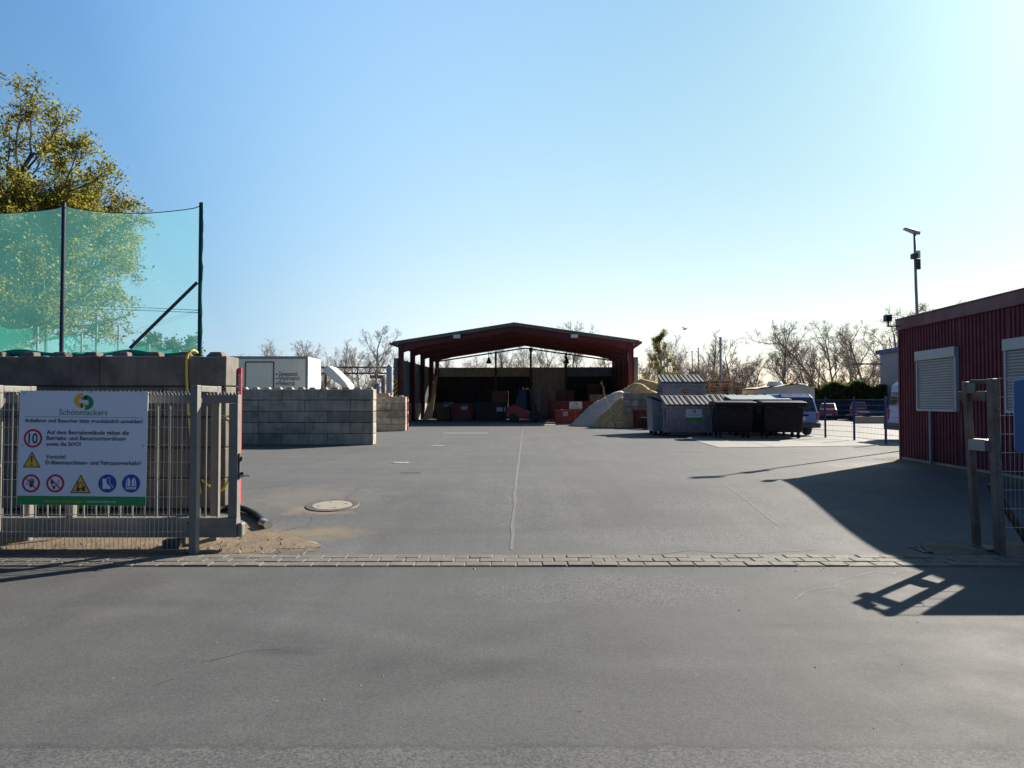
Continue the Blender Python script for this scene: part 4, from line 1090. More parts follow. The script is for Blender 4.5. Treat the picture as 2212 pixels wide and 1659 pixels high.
mb = MB(); mb.box(-.05, .88, -.06, -.045, .72, 1.43, 0); mb.box(-.045, .875, -.063, -.0605, .725, .92, 1); mb.build('company_sign', ['sheet', 'pgreen'], sk)
mb = MB(); logo(mb, .42, 1.28, .18, -.066, 0, 1); text(mb, 'Schönmackers', .16, .70, 1.02, -.066, 1); mb.build('sign_print', ['pyel', 'lgreen'], sk, normals=False)
skip(941, 973, 871, 54, 1.8, 'olive skip with pale label at the left inside the shed', 'skipgr', SY, labelsign=(.55, .80, .75, .32))
skip(974, 1022, 872, 53, 1.8, 'dark red skip with white blue label inside the shed', 'skipred', SY, labelsign=(.45, .62, .5, .4))
skip(1025, 1091, 869, 52.5, 1.8, 'black skip with two pale labels left of the forklift', 'skipdk', SY, labelsign=(.72, .5, .7, .35))
skip(1062, 1094, 845, 57, 1.9, 'dark brown skip stacked behind the black skip', 'skipbr', SY, slope=.05)
skip(1203, 1240, 843, 57.5, 1.8, 'dark brown skip rising behind the long red skip', 'skipbr', SY, slope=.15)
skip(1270, 1296, 831, 60, 2.0, 'tall rust brown container in the shed right corner', 'skipbr', SY, slope=.02)
skip(1375, 1402, 885, 37.0, 1.5, 'small faded red skip in front of the grey block wall', 'skipred', R(-4), labelsign=(.82, .72, .13, .16))
skip(1404, 1420, 903, 35.4, 1.0, 'small black tub beside the small faded red skip', 'skipdk', R(20), slope=.2)
block_wall('low grey block wall inside the shed at the right', xat(1274, 54), xat(1330, 54), 54, .6, 0, .5, 4, [[xat(1300, 54)], [xat(1288, 54), xat(1316, 54)]], 'conc2', 0, 12)

# ------------------------------------------------------------------ forklift
def wheel(name, parent, x, y, r, w, hub='lampgrey'):
    mb = MB(); pr = [(r * .62, -w / 2), (r * .95, -w / 2), (r, -w * .36), (r, w * .36), (r * .95, w / 2), (r * .62, w / 2)]
    mb.T = Mx.Translation((x, y, r)) @ Mx.Rotation(R(90), 4, 'Y'); mb.lathe(pr, 24); o = mb.build(name, 'tyre', parent, smooth=True)
    mb = MB(); mb.T = Mx.Translation((x, y, r)) @ Mx.Rotation(R(90), 4, 'Y'); mb.lathe([(.02, -w * .42), (r * .6, -w * .46), (r * .62, -w * .1), (r * .62, w * .1), (r * .6, w * .46), (.02, w * .42)], 18)
    mb.build('rim', hub, o, smooth=True)
    return o
fl = thing('forklift', 'red and dark blue forklift with raised mast parked in front of the shed skips', 'forklift', (xat(1139, 49.3), 49.3, 0), R(90) - R(6)); fl.scale = (1.1, 1.08, 1.08)
# local: x across, y forward is -Y ; drawn facing the picture's right after the turn
mb = MB(); pr = [(1.30, .25), (1.36, .55), (1.25, .95), (.9, 1.12), (.45, 1.02), (-.2, .62), (-.55, .5), (-.6, .25)]
mb.prism(pr, 'x', -.58, .58); mb.build('body', 'forkred', fl, bev=.05)
mb = MB()
for x in (-.52, .52):
    for p in (((x, .75, 1.0), (x, .42, 2.05)), ((x, -.58, .55), (x, -.22, 2.08)), ((x, .42, 2.05), (x, -.22, 2.1)), ((x, .1, .8), (x, .12, 2.05))): mb.bar(*p, .09, .09, up=(1, 0, 0))
mb.prism([(.5, 2.0), (-.3, 2.06), (-.3, 2.14), (.5, 2.10)], 'x', -.56, .56); mb.build('cab_frame', 'forkgrey', fl, bev=.015)
mb = MB(); mb.prism([(.75, 1.0), (.42, 2.0), (.14, 2.02), (.12, .85)], 'x', -.50, .50); mb.build('cab_rear', 'forkgrey', fl)
mb = MB(); mb.box(-.25, .25, .0, .45, .7, .95); mb.box(-.25, .25, .4, .5, .95, 1.45); mb.build('seat', 'black', fl, bev=.03)
mb = MB()
for x in (-.38, .38): mb.box(x - .06, x + .06, -.86, -.68, .08, 2.5)
for z in (.3, 1.3, 2.42): mb.box(-.32, .32, -.82, -.72, z, z + .1)
mb.build('mast', 'dkgrey', fl, bev=.01)
mb = MB(); mb.box(-.5, .5, -.95, -.88, .15, .75); mb.build('carriage', 'dkgrey', fl)
for x in (-.3, .3):
    mb = MB(); mb.box(x - .06, x + .06, -1.95, -.88, .10, .15); mb.build('fork', 'dkgrey', fl)
for x in (-.55, .55):
    wheel('wheel', fl, x, -.52, .36, .25, 'forkgrey'); wheel('wheel', fl, x, .85, .30, .22, 'forkgrey')
mb = MB(); mb.box(-.12, .12, -.1, .1, 2.14, 2.22); mb.tube([(.3, .3, 2.1), (.3, .3, 2.28)], .05, 8); mb.build('beacon', 'hazy', fl)

# ------------------------------------------------------------------ heap of chips and sand
def heap(name, label, pk, rx, ry, h, m, seed, rough, cat='heap', ridge=0, sx=0):
    rg = random.Random(seed); n = 70
    ph = [(rg.uniform(.6, 3.5), rg.uniform(.6, 3.5), rg.uniform(0, 6), rg.uniform(.2, 1)) for _ in range(14)]
    mb = MB(); vs = []
    for i in range(n + 1):
        for j in range(n + 1):
            u, v = -1 + 2 * i / n, -1 + 2 * j / n
            x, y = u * rx, v * ry
            d = math.hypot(max(0, abs(x) - ridge) / (rx - ridge), v)
            if x < 0: d = math.hypot(max(0, -x - ridge) / (rx - ridge) * (1 - sx), v)
            k = max(0, 1 - d) ** .92
            k = k * (1 - .18 * k * k)
            z = h * k / .82
            nz = sum(a * math.sin(p * x * 2 + q * y * 2 + f) for p, q, f, a in ph) * .03 * rough
            if k > 0: z = max(0, z + nz * min(1, k * 6) + rg.gauss(0, .018) * rough)
            vs.append((x, y, z - (.0 if k > 0 else .05)))
    mb.add(vs, [(i * (n + 1) + j, (i + 1) * (n + 1) + j, (i + 1) * (n + 1) + j + 1, i * (n + 1) + j + 1) for i in range(n) for j in range(n)])
    return tag(mb.build(name, m, loc=pk, smooth='all', normals=False), label, cat)
Yh = 43.0
heap('wood_chip_heap', 'heap of pale straw coloured wood chips behind and beside the block wall', (xat(1402, Yh), Yh, 0), 3.9, 3.5, zat(825, Yh) + .1, 'chips', 3, 1.0, ridge=.5)
heap('wood_chip_heap', 'spill of wood chips between the grey sand slope and the block wall end', (xat(1352, 39.7), 39.7, 0), 1.95, 1.4, 1.75, 'chips', 4, 1.0)
heap('sand_heap', 'steep grey sand slope on the left of the wood chip heap', (xat(1349, 42.2), 42.2, 0), xat(1349, 42.2) - xat(1232, 42.2), 2.5, zat(847, 42.2) + .1, 'sand', 6, 1.3, ridge=.15)

# ------------------------------------------------------------------ bins
def lettersign(t, x, z, w, h, y):
    mb = MB(); mb.box(x - w / 2, x + w / 2, y - .006, y, z, z + h, 0); mb.box(x - w / 2 + .002, x + w / 2 - .002, y - .0085, y - .0065, z + .002, z + h * .28, 1); s_ = mb.build('sign', ['sheet', 'pgreen'], t)
    mb = MB(); logo(mb, x, z + h * .78, h * .27, y - .011, 0, 1); text(mb, 'Schönmackers', x - w * .33, x + w * .33, z + h * .46, y - .011, 1)
    text(mb, 'schoenmackers.de', x - w * .3, x + w * .3, z + h * .11, y - .011, 0); mb.build('sign_print', ['pyel', 'lgreen'], s_, normals=False)
def galv_bin(label, w, d, h, lid, loc, rz, sign=None, feet=True):
    t = thing('steel_waste_container', label, 'waste container', loc, rz, 'galvanised waste containers')
    hf = h - lid; z0 = .14 if feet else 0
    mb = MB(); mb.prism([(.10, z0), (d - .06, z0), (d, h - .05), (0, hf - .02)], 'x', -w / 2, w / 2)
    mb.build('body', 'galv', t, bev=.02)
    mb = MB(); mb.box(-w / 2 - .04, w / 2 + .04, -.05, .03, hf - .16, hf - .02)
    for x in (-w * .42, -w * .24, w * .24, w * .42): mb.box(x - .03, x + .03, .02, .10, z0 + .05, hf - .17) 
    mb.build('front_rim', 'galv', t, bev=.015)
    sl = math.atan2(lid, d)
    for s_ in (-1, 1):
        x0, x1 = (-w / 2 - .05, -.03) if s_ < 0 else (.03, w / 2 + .05)
        mb = MB(); mb.prism([(-.09, hf - .012), (d + .02, h + .0), (d + .02, h + .035), (-.09, hf + .028), (-.10, hf - .05)], 'x', x0, x1)
        for k in range(6):
            x = x0 + (x1 - x0) * k / 5; a, b = max(x0, x - .016), min(x1, x + .016)
            mb.prism([(-.085, hf + .03), (d + .01, h + .037), (d + .01, h + .065), (-.075, hf + .058)], 'x', a, b)
        mb.build('lid', 'galvlid', t, bev=.006)
    for s_ in (-1, 1):
        mb = MB(); x = s_ * (w / 2 + .02)
        mb.box(min(x, x + s_ * .07), max(x, x + s_ * .07), .18, d - .2, hf - .42, hf - .30); mb.tube([(x, d * .45, hf - .36), (x + s_ * .2, d * .45, hf - .36)], .045, 10)
        for y in (.22, d - .3): mb.box(min(x, x + s_ * .05), max(x, x + s_ * .05), y - .04, y + .04, z0 + .1, hf - .12)
        mb.build('lifting_lug', 'galv', t)
    if feet:
        for sx in (-1, 1):
            for y in (.22, d - .2):
                mb = MB(); x = sx * (w / 2 - .15); mb.T = Mx.Translation((x, y, .085)) @ Mx.Rotation(R(90), 4, 'Y'); mb.lathe([(.085, -.03), (.085, .03)], 14); mb.build('castor', 'tyre', t)
    if sign == 'company': lettersign(t, .12, hf - .66, .66, .50, .012)
    if sign == 'orange':
        mb = MB(); mb.box(-.02, .22, .005, .014, hf - .48, hf - .32); mb.box(.0, .20, .002, .0048, hf - .42, hf - .38, 1); mb.build('label', ['skipor', 'hazy'], t)
    return t
def GB(x, Y): return (xat(x, Y), Y, 0)
gB = galv_bin('galvanised container with white and green company sign, in front at the left of the bins', 2.0, 1.25, zat(856, 30) , .37, GB(1492, 28.6), R(-2), 'company')
gC = galv_bin('galvanised container standing side on at the left end of the bins', 1.5, .85, zat(858, 30.5), .36, (xat(1443, 30.6), 30.6, 0), R(90) - R(3))
low = galv_bin('lower galvanised container hidden under the stacked one', 1.92, 1.2, 1.30, .02, GB(1477, 31.6), R(-3))
gA = galv_bin('galvanised container with orange label stacked on top, rising above the other bins', 1.92, 1.2, zat(811, 32.6) - 1.33, .36, (xat(1476, 31.6), 31.6, 1.34), R(-3), 'orange', feet=False)
gD = galv_bin('galvanised container whose ribbed lid shows between the front one and the black bins', 1.9, 1.2, zat(853.5, 31.6), .34, GB(1556, 30.6), R(-6))
def black_bin(label, w, d, h, loc, rz):
    t = thing('plastic_waste_bin', label, 'waste bin', loc, rz, 'black wheeled waste bins')
    z0, zr = .24, h - .22
    mb = MB(); k = .08
    lo = [(-w / 2 + k, .12), (w / 2 - k, .12), (w / 2 - k, d - .1), (-w / 2 + k, d - .1)]; hi = [(-w / 2 + .02, 0), (w / 2 - .02, 0), (w / 2 - .02, d), (-w / 2 + .02, d)]
    mb.add([(*p, z0) for p in lo] + [(*p, zr) for p in hi], [(3, 2, 1, 0), (4, 5, 6, 7), (0, 1, 5, 4), (1, 2, 6, 5), (2, 3, 7, 6), (3, 0, 4, 7)])
    mb.build('body', 'black', t, bev=.04)
    mb = MB(); mb.box(-w / 2 - .03, w / 2 + .03, -.06, d + .04, zr - .03, zr + .05)
    for x in (-w * .3, 0, w * .3): mb.box(x - .05, x + .05, -.035, .03, zr - .14, zr - .032)
    mb.build('rim', 'black', t, bev=.02)
    mb = MB(); pr = [(-.11, zr + .02)]
    for i in range(9):
        f = i / 8; pr.append((-.11 + (d + .13) * f, zr + .06 + (h - zr - .06) * math.sin(math.pi * (.17 + .63 * f)) ** .8))
    pr.append((d + .02, zr + .02)); mb.prism(pr, 'x', -w / 2 - .05, w / 2 + .05); mb.build('lid', 'black', t, smooth=True, bev=.03)
    mb = MB()
    for x in (-w / 2 + .22, w / 2 - .22): mb.tube([(x - .1, -.12, zr - .02), (x - .1, -.17, zr - .03), (x + .1, -.17, zr - .03), (x + .1, -.12, zr - .02)], .016, 6)
    mb.build('handle', 'dkgrey', t)
    for s_ in (-1, 1):
        mb = MB(); x = s_ * w / 2; mb.tube([(x, d * .45, zr - .12), (x + s_ * .09, d * .45, zr - .12)], .035, 10); mb.box(x - .03, x + .03, d * .45 - .14, d * .45 + .14, zr - .28, zr - .035); mb.build('trunnion', 'dkgrey', t)
        for y in (.2, d - .2):
            mb = MB(); xx = s_ * (w / 2 - .2); mb.T = Mx.Translation((xx, y, .1)) @ Mx.Rotation(R(90 + 25 * s_), 4, 'Z') @ Mx.Rotation(R(90), 4, 'X'); mb.lathe([(.1, -.025), (.1, .025)], 16)
            mb.T = Mx.Translation((xx, y, 0)); mb.box(-.05, .05, -.05, .05, .19, z0 + .02); mb.box(-.045, -.032, -.03, .03, .09, .19); mb.box(.032, .045, -.03, .03, .09, .19); mb.build('castor', 'tyre', t)
    return t
YB = 26.9; bh = zat(865.5, YB)
black_bin('black wheeled bin next to the galvanised container, left one of the front pair', 1.46, 1.1, bh, GB(1588, YB), R(-3))
black_bin('black wheeled bin at the right end of the row, nearest the pale blue van', 1.58, 1.1, bh, GB(1693, YB - .2), R(-4))
def slab_bin(label, x0, x1, ytop, yfront, Y, d):
    w = xat(x1, Y) - xat(x0, Y); t = thing('lidded_container', label, 'waste container', ((xat(x0, Y) + xat(x1, Y)) / 2, Y, 0), R(-3))
    hf, h = zat(yfront, Y), zat(ytop, Y + d)
    mb = MB(); mb.prism([(.1, .16), (d - .08, .16), (d, h - .06), (0, hf - .03)], 'x', -w / 2, w / 2); mb.build('body', 'black', t, bev=.02)
    mb = MB(); mb.prism([(-.06, hf - .02), (d + .03, h - .01), (d + .03, h + .03), (-.06, hf + .02)], 'x', -w / 2 - .04, w / 2 + .04); mb.build('lid', 'galv', t, bev=.01)
    mb = MB()
    for k in range(6): x = -w / 2 + w * (k + .5) / 6; mb.box(x - .06, x + .06, d + .035, d + .07, h - .05, h + .06)
    mb.build('hinge', 'black', t)
    for sx in (-1, 1):
        for y in (.25, d - .2):
            mb = MB(); mb.T = Mx.Translation((sx * (w / 2 - .2), y, .09)) @ Mx.Rotation(R(90), 4, 'Y'); mb.lathe([(.09, -.03), (.09, .03)], 14); mb.build('castor', 'tyre', t)
slab_bin('wide dark container with smooth sloping lid glaring behind the black bins', 1582, 1706, 854.5, 863.5, 28.6, 1.4)

# ------------------------------------------------------------------ pallets
def pallet(label, loc, rz, m):
    t = thing('wooden_pallet', label, 'pallet', loc, rz, 'stacked wooden pallets')
    mb = MB()
    for y in (0, .165, .33, .495, .655): mb.box(-.6, .6, y, y + (.145 if y in (0, .655) else .10), .122, .144)
    for x in (-.6, -.0725, .455): mb.box(x, x + .145, 0, .8, .10, .1215)
    mb.build('deck', m, t)
    mb = MB()
    for x in (-.6, -.0725, .455):
        for y in (0, .3275, .655): mb.box(x, x + .145, y, y + .145, .0225, .0995)
    mb.build('spacer_block', m, t)
    mb = MB()
    for y in (0, .3275, .655): mb.box(-.6, .6, y, y + .145, 0, .022)
    mb.build('skid', m, t)
    return t
rg = random.Random(4)
pw = pallet('pale wooden pallet in the front stack behind the bins', GB(1575, 33.0), 0, 'wood')
for k in range(1, 15):
    dup(pw, (xat(1575, 33.0) + rg.uniform(-.04, .04), 33.0 + rg.uniform(-.03, .03), .145 * k), rg.uniform(-.04, .04), 'pale wooden pallet in the front stack behind the bins' if k < 14 else 'uppermost pale pallet of the front stack behind the bins')
for k in range(0, 17):
    dup(pw, (xat(1556, 34.6) + rg.uniform(-.04, .04), 34.6 + rg.uniform(-.03, .03), .145 * k), .03 + rg.uniform(-.04, .04), 'wooden pallet in the middle stack behind the bins')
po = pallet('weathered grey pallet in the stack next to the raised galvanised container', GB(1541, 36), 0, 'woodold')
for k in range(1, 17):
    dup(po, (xat(1541, 36) + rg.uniform(-.05, .05), 36 + rg.uniform(-.03, .03), .145 * k), rg.uniform(-.05, .05), 'weathered grey pallet in the stack next to the raised galvanised container')
# ------------------------------------------------------------------ vehicles
def vehicle(name, label, cat, loc, rz, Ln, Wd, prof, belt, top_in, m, side_glass, front, rear, wheels, group=None, bump='dkgrey', nose='y'):
    """prof: side outline (y, z), front at y = 0 looking to -Y; body narrows above the belt"""
    t = thing(name, label, cat, loc, rz, group)
    zmax = max(p[1] for p in prof)
    def nx(z): return 1 - max(0, (z - belt) / (zmax - belt)) * top_in
    mb = MB(); n = len(prof); rows = []
    xs = (-1, -.86, .86, 1)
    vs = [(x * Wd / 2 * nx(z), y + (0 if abs(x) < .9 else (.10 if y < Ln / 2 else -.06)), z - (0 if abs(x) < .9 or z < belt else .05)) for x in xs for y, z in prof]
    fs = [tuple(range(n - 1, -1, -1)), tuple(3 * n + i for i in range(n))]
    for k in range(3): fs += [(k * n + i, k * n + (i + 1) % n, (k + 1) * n + (i + 1) % n, (k + 1) * n + i) for i in range(n)]
    mb.add(vs, fs); mb.build('body', m, t, bev=.03)
    for poly in side_glass:
        for s_ in (-1, 1):
            mb = MB(); q = [(s_ * (Wd / 2 * nx(z) + .006), y, z) for y, z in poly]; q2 = [(s_ * (Wd / 2 * nx(z) - .01), y, z) for y, z in poly]
            k = len(poly); mb.add(q + q2, [tuple(range(k)), tuple(range(2 * k - 1, k - 1, -1))] + [(i, (i + 1) % k, k + (i + 1) % k, k + i) for i in range(k)]); mb.build('side_window', 'glass', t)
    for nm, (ya, za), (yb, zb), wf, dy in [('windscreen', *front, -.012)] * bool(front) + [('rear_window', *rear, .012)] * bool(rear):
        mb = MB(); mb.add([(s_ * wf * Wd / 2 * nx(z), y + dy + e, z + abs(dy)) for e in (0, -dy * 2) for (y, z, s_) in ((ya, za, -1), (ya, za, 1), (yb, zb, 1), (yb, zb, -1))],
                          [(0, 1, 2, 3), (7, 6, 5, 4), (0, 4, 5, 1), (1, 5, 6, 2), (2, 6, 7, 3), (3, 7, 4, 0)]); mb.build(nm, 'glass', t)
    for y, r in wheels:
        for s_ in (-1, 1): wheel('wheel', t, s_ * (Wd / 2 - .10), y, r, .2)
    return t
# pale blue van facing us behind the black bins
YV = 28.9
vp = [(.0, .32), (-.04, .62), (.0, .86), (.10, .98), (.62, 1.10), (1.28, 1.66), (1.5, 1.74), (4.4, 1.76), (4.62, 1.6), (4.7, .9), (4.7, .35)]
vb = vehicle('parked_van', 'pale blue van seen from behind, half hidden by the black bins', 'van', (xat(1727, YV) - .36, YV + 4.6, 0), R(180) + R(3), 4.7, 1.84, vp, .95, .24, 'vanblue',
             [[(1.05, 1.12), (1.45, 1.6), (2.1, 1.62), (2.1, 1.10)], [(2.2, 1.1), (2.2, 1.62), (3.2, 1.62), (3.2, 1.1)], [(3.3, 1.1), (3.3, 1.62), (4.4, 1.6), (4.4, 1.1)]],
             ((.66, 1.14), (1.24, 1.62), .88), ((4.68, 1.0), (4.63, 1.58), .86), [(.85, .31), (3.75, .31)])
mb = MB(); mb.box(-.93, .93, 4.62, 4.82, .34, .56); mb.build('bumper', 'dkgrey', vb, bev=.05)
mb = MB(); mb.box(-.30, .30, 4.70, 4.715, .66, .80); mb.build('number_plate', 'sheet', vb)
mb = MB(); mb.box(-.45, .45, 4.69, 4.708, .82, .90); mb.build('handle_recess', 'black', vb, bev=.01)
for s_ in (-1, 1):
    mb = MB(); mb.box(min(s_ * .79, s_ * .90), max(s_ * .79, s_ * .90), 4.64, 4.73, .68, .98); mb.build('tail_light', 'hazr', vb, bev=.01)
# white high roof van beside the red building
YT = 24.6
tp = [(.0, .35), (-.03, .75), (.05, 1.0), (.5, 1.15), (1.05, 1.85), (1.35, 2.2), (1.7, 2.36), (5.2, 2.36), (5.36, 2.22), (5.45, 1.3), (5.48, .8), (5.48, .38)]
hz_ = zat(821, YT) / 2.36
vt = vehicle('parked_van', 'dusty white high roof van standing between the blue fence and the red building', 'van', (xat(1917, YT + 2.0) + 5.55, YT + 1.1, 0), R(90) - R(2), 5.48, 2.0,
             [(y, z * hz_) for y, z in tp], 1.3 * hz_, .10, 'vanwhite', [[(1.1, 1.25 * hz_), (1.45, 1.85 * hz_), (2.1, 1.85 * hz_), (2.1, 1.25 * hz_)]], ((.55, 1.2 * hz_), (1.03, 1.82 * hz_), .85),
             ((5.47, 1.35 * hz_), (5.42, 1.9 * hz_), .78), [(.95, .34), (4.45, .34)])
mb = MB(); mb.box(-1.0, 1.0, 5.42, 5.62, .36, .62); mb.build('bumper', 'dkgrey', vt, bev=.05)
for s_ in (-1, 1):
    mb = MB(); mb.box(min(s_ * .84, s_ * .97), max(s_ * .84, s_ * .97), 5.44, 5.52, .75, 1.15); mb.build('tail_light', 'hazr', vt, bev=.01)
# cars in the neighbouring lot
def small_car(label, px0, px1, ytop, Y, rz, m):
    w = xat(px1, Y) - xat(px0, Y); h = zat(ytop, Y); k = h / 1.42
    pr = [(p[0], p[1] * k) for p in [(0, .3), (-.03, .6), (.1, .78), (1.0, .92), (1.65, 1.36), (2.0, 1.42), (3.1, 1.38), (3.75, .98), (3.95, .9), (4.0, .35)]]
    t = vehicle('parked_car', label, 'car', ((xat(px0, Y) + xat(px1, Y)) / 2 + 4 * math.sin(math.pi - rz), Y + 4.0 * math.cos(math.pi - rz), 0), rz, 4.0, w, pr, .85 * k, .22, m,
                [[(1.2, .92 * k), (1.72, 1.3 * k), (2.35, 1.33 * k), (2.35, .92 * k)], [(2.42, .92 * k), (2.42, 1.33 * k), (3.05, 1.3 * k), (3.5, .95 * k)]], ((1.06, .95 * k), (1.62, 1.32 * k), .84), ((3.72, 1.0 * k), (3.16, 1.35 * k), .84),
                [(.75, .3), (3.2, .3)], 'cars in the neighbouring lot')
    for s_ in (-1, 1):
        mb = MB(); mb.box(min(s_ * w * .36, s_ * w * .46), max(s_ * w * .36, s_ * w * .46), 3.9, 4.0, .62 * k, .84 * k); mb.build('tail_light', 'skipor', t)
    mb = MB(); mb.box(-w * .47, w * .47, 3.96, 4.06, .34 * k, .52 * k); mb.build('bumper', 'dkgrey', t, bev=.03)
    mb = MB(); mb.box(-.26, .26, 4.062, 4.068, .40 * k, .50 * k); mb.build('number_plate', 'sheet', t)
    return t
small_car('orange red car behind the blue fence, the left one in the neighbouring lot', 1770, 1806, 871, 54, R(180) - R(25), 'skipor')
small_car('dark red car behind the blue fence, the right one in the neighbouring lot', 1836, 1871, 868, 53, R(180) - R(27), 'carred')
mb = MB(); mb.box(0, 2.4, 0, .3, 0, .42); mb.box(.1, 2.3, -.01, .31, .42, .46)
tag(mb.build('timber_beam', 'board', loc=(xat(1847, 46), 46, 0), rz=R(-4), bev=.02), 'thick timber beam lying on the neighbouring lot behind the blue fence', 'timber')
t = thing('flatbed_trailer', 'low dark flatbed trailer standing beside the pale building', 'trailer', (xat(1872, 49), 49, 0), R(-4))
mb = MB(); mb.box(0, 3.4, 0, 1.8, .55, .70); mb.build('bed', 'dkgrey', t, bev=.02)
mb = MB(); mb.bar((.0, .9, .5), (-1.1, .9, .45), .08, .08); mb.build('drawbar', 'dkgrey', t)
for x in (1.5, 2.3):
    mb = MB(); mb.T = Mx.Translation((x, .05, .3)) @ Mx.Rotation(R(90), 4, 'X'); mb.lathe([(.05, -.1), (.3, -.1), (.3, .1), (.05, .1)], 18); mb.build('wheel', 'tyre', t, smooth=True)

# pale building with blue eaves
YBd = 62.0
t = thing('pale_building', 'pale rendered hall with blue eaves beyond the neighbouring lot', 'building', (xat(1901.5, YBd), YBd, 0), R(-4))
h = zat(757, YBd)
mb = MB(); mb.box(0, 22, -18, 0, -.1, h - .35); mb.build('wall', 'bbld', t)
mb = MB(); mb.box(-.25, 22.3, -18.3, .3, h - .35, h); mb.build('roof', 'btrim', t)
mb = MB(); mb.box(-.06, .0, -7, -5.2, .9, 2.6); mb.build('window', 'glass', t)
mb = MB(); mb.box(-.05, .0, -15, -11.5, 0, 3.2); mb.build('door', 'clad', t)
mb = MB(); mb.bar((0, -.3, h - 1.25), (-2.3, -.3, h - 1.2), .12, .12); mb.box(-2.6, -1.6, -.5, -.1, h - 1.3, h - 1.15); mb.build('wall_lamp', 'lampgrey', t)
# hedge and dark fence behind the lot
YH = 60.5
def hedge(label, x0, x1, y, z0, z1, dep, m, n, seed, leaf=.16):
    rg = random.Random(seed); mb = MB()
    for k in range(n):
        x = rg.uniform(x0, x1); zz = z1 + .35 * math.sin(x * .9) * .5 + .22 * math.sin(x * 2.7 + 1)
        z = z0 + (zz - z0) * (1 - rg.random() ** 1.6 * .98); yy = rg.uniform(0, dep) * (1 if rg.random() < .3 else .35)
        d = V((rg.gauss(0, 1), rg.gauss(0, 1), rg.gauss(0, 1))).normalized(); e = d.orthogonal().normalized(); f = d.cross(e); s_ = leaf * rg.uniform(.5, 1.2); c = V((x, yy, z + rg.gauss(0, .06)))
        mb.add([c - e * s_, c + f * s_ * .6, c + e * s_, c - f * s_ * .6], [(0, 1, 2, 3)])
    xm = (x0 + x1) / 2; mb.v = [(p[0] - xm, p[1], p[2]) for p in mb.v]
    t = thing('hedge', label, 'hedge', (xm, y, 0))
    mb.build('foliage', m, t, normals=False)
    mb = MB(); mb.box(x0 - xm, x1 - xm, dep * .25, dep * .7, 0, z1 - .45); mb.build('inner_branches', 'dkgrey', t)
    return t
hedge('long dark green clipped hedge beyond the blue fence', xat(1690, YH), xat(1915, YH), YH, .3, zat(833, YH), 2.2, 'hedge', 15000, 3)
t = thing('screen_fence', 'low dark screen fence below the clipped hedge', 'fence', (xat(1690, 59.5), 59.5, 0))
xw = xat(1915, 59.5) - xat(1690, 59.5)
mb = MB(); corr(mb, (0, 0), (xw, 0), 0, zat(866, 59.5), (0, -1), .3, .03); mb.build('sheet_panel', 'dkclad', t, normals=False)
mb = MB()
for k in range(10): mb.box(xw * k / 9 - .04, xw * k / 9 + .04, .0, .08, 0, zat(864, 59.5))
mb.build('post', 'dkgrey', t)
# cream tarpaulin tent
YTn = 38.0
a, b = xat(1637, YTn), xat(1757, YTn); w = b - a; h0, h1 = zat(838, YTn), zat(829.5, YTn)
t = thing('storage_tent', 'cream tarpaulin storage tent with shallow gable between the bins and the hedge', 'tent', (a, YTn, 0), R(-4))
mb = MB(); mb.prism([(0, 0), (w, 0), (w, h0), (w * .68, h1 - .02), (.0, h0 - .08)], 'y', .05, 4.5); mb.build('wall', 'tent', t)
mb = MB(); vs = []; n = 16
for i in range(n + 1):
    f = i / n; x = -.08 + (w + .16) * f; z = (h0 - .06 + (h1 - h0 + .06) * min(1, f / .68)) if f < .68 else (h1 + (h0 - h1) * (f - .68) / .32)
    for j in range(5): vs.append((x, -.1 + j * 1.2, z + .02 + .03 * math.sin(f * 14 + j)))
mb.add(vs, [(i * 5 + j, i * 5 + j + 1, (i + 1) * 5 + j + 1, (i + 1) * 5 + j) for i in range(n) for j in range(4)])
mb.build('roof_sheet', 'tent', t, smooth='all', normals=False)
mb = MB()
for x, z in ((w * .42, .0), (w * .88, .0)):
    mb.lathe([(.02, .30), (.35, .26), (.45, .1), (.45, 0)], 14, 0, (x, 1.2, h0 + .02 + (.1 if x < w * .6 else -.05)))
mb.build('roof_vent', 'sheet', t, smooth=True)

# ------------------------------------------------------------------ white box trailer behind the block stack
YX = 30.0
xa, xb = xat(470, YX), xat(665, YX); w = xb - xa; h = zat(771, YX)
t = thing('box_trailer', 'white box trailer with black lettering behind the long block stack', 'trailer', (xb, YX, 0))
mb = MB(); mb.box(-w, 0, 0, 2.05, .7, h); mb.build('body', 'cream', t, bev=.03)
mb = MB(); e = .05
for z0, z1 in ((h - .09, h + .012), (.69, .8)):
    mb.box(-w, -.0, -.012, -.001, z0, z1)
mb.box(-.1, .012, -.013, -.0125, .8, h - .1); mb.box(-w, .012, -.014, 2.06, h + .013, h + .03); mb.build('edge_profile', 'lampgrey', t)
mb = MB(); Lx = lambda q: xat((900 + q / 2.765) * .54, YX) - xb; Lz = lambda q: zat((1250 + q / 2.765) * .54, YX)
for a_, b_ in (((Lx(225), Lz(548)), (Lx(538), Lz(548))), ((Lx(538), Lz(548)), (Lx(538), .9)), ((Lx(225), Lz(548)), (Lx(225), .9))):
    mb.bar((a_[0], -.008, a_[1]), (b_[0], -.008, b_[1]), .012, .055, up=(0, 0, 1) if a_[1] == b_[1] else (1, 0, 0))
mb.build('door', 'inkgrey', t)
mb = MB()
for i, s_ in enumerate(('Zementestrich', 'Anhydritestrich', 'Fließestrich')):
    mb = MB(); z = Lz((702, 749, 805)[i]); text(mb, s_, Lx(592), Lx((806, 824, 774)[i]), z, -.004, 0, True, h=.26)
    disc(mb, Lx(573), z + .07, .04, -.004, 0, n=12); mb.build('lettering', 'inkgrey', t, normals=False)
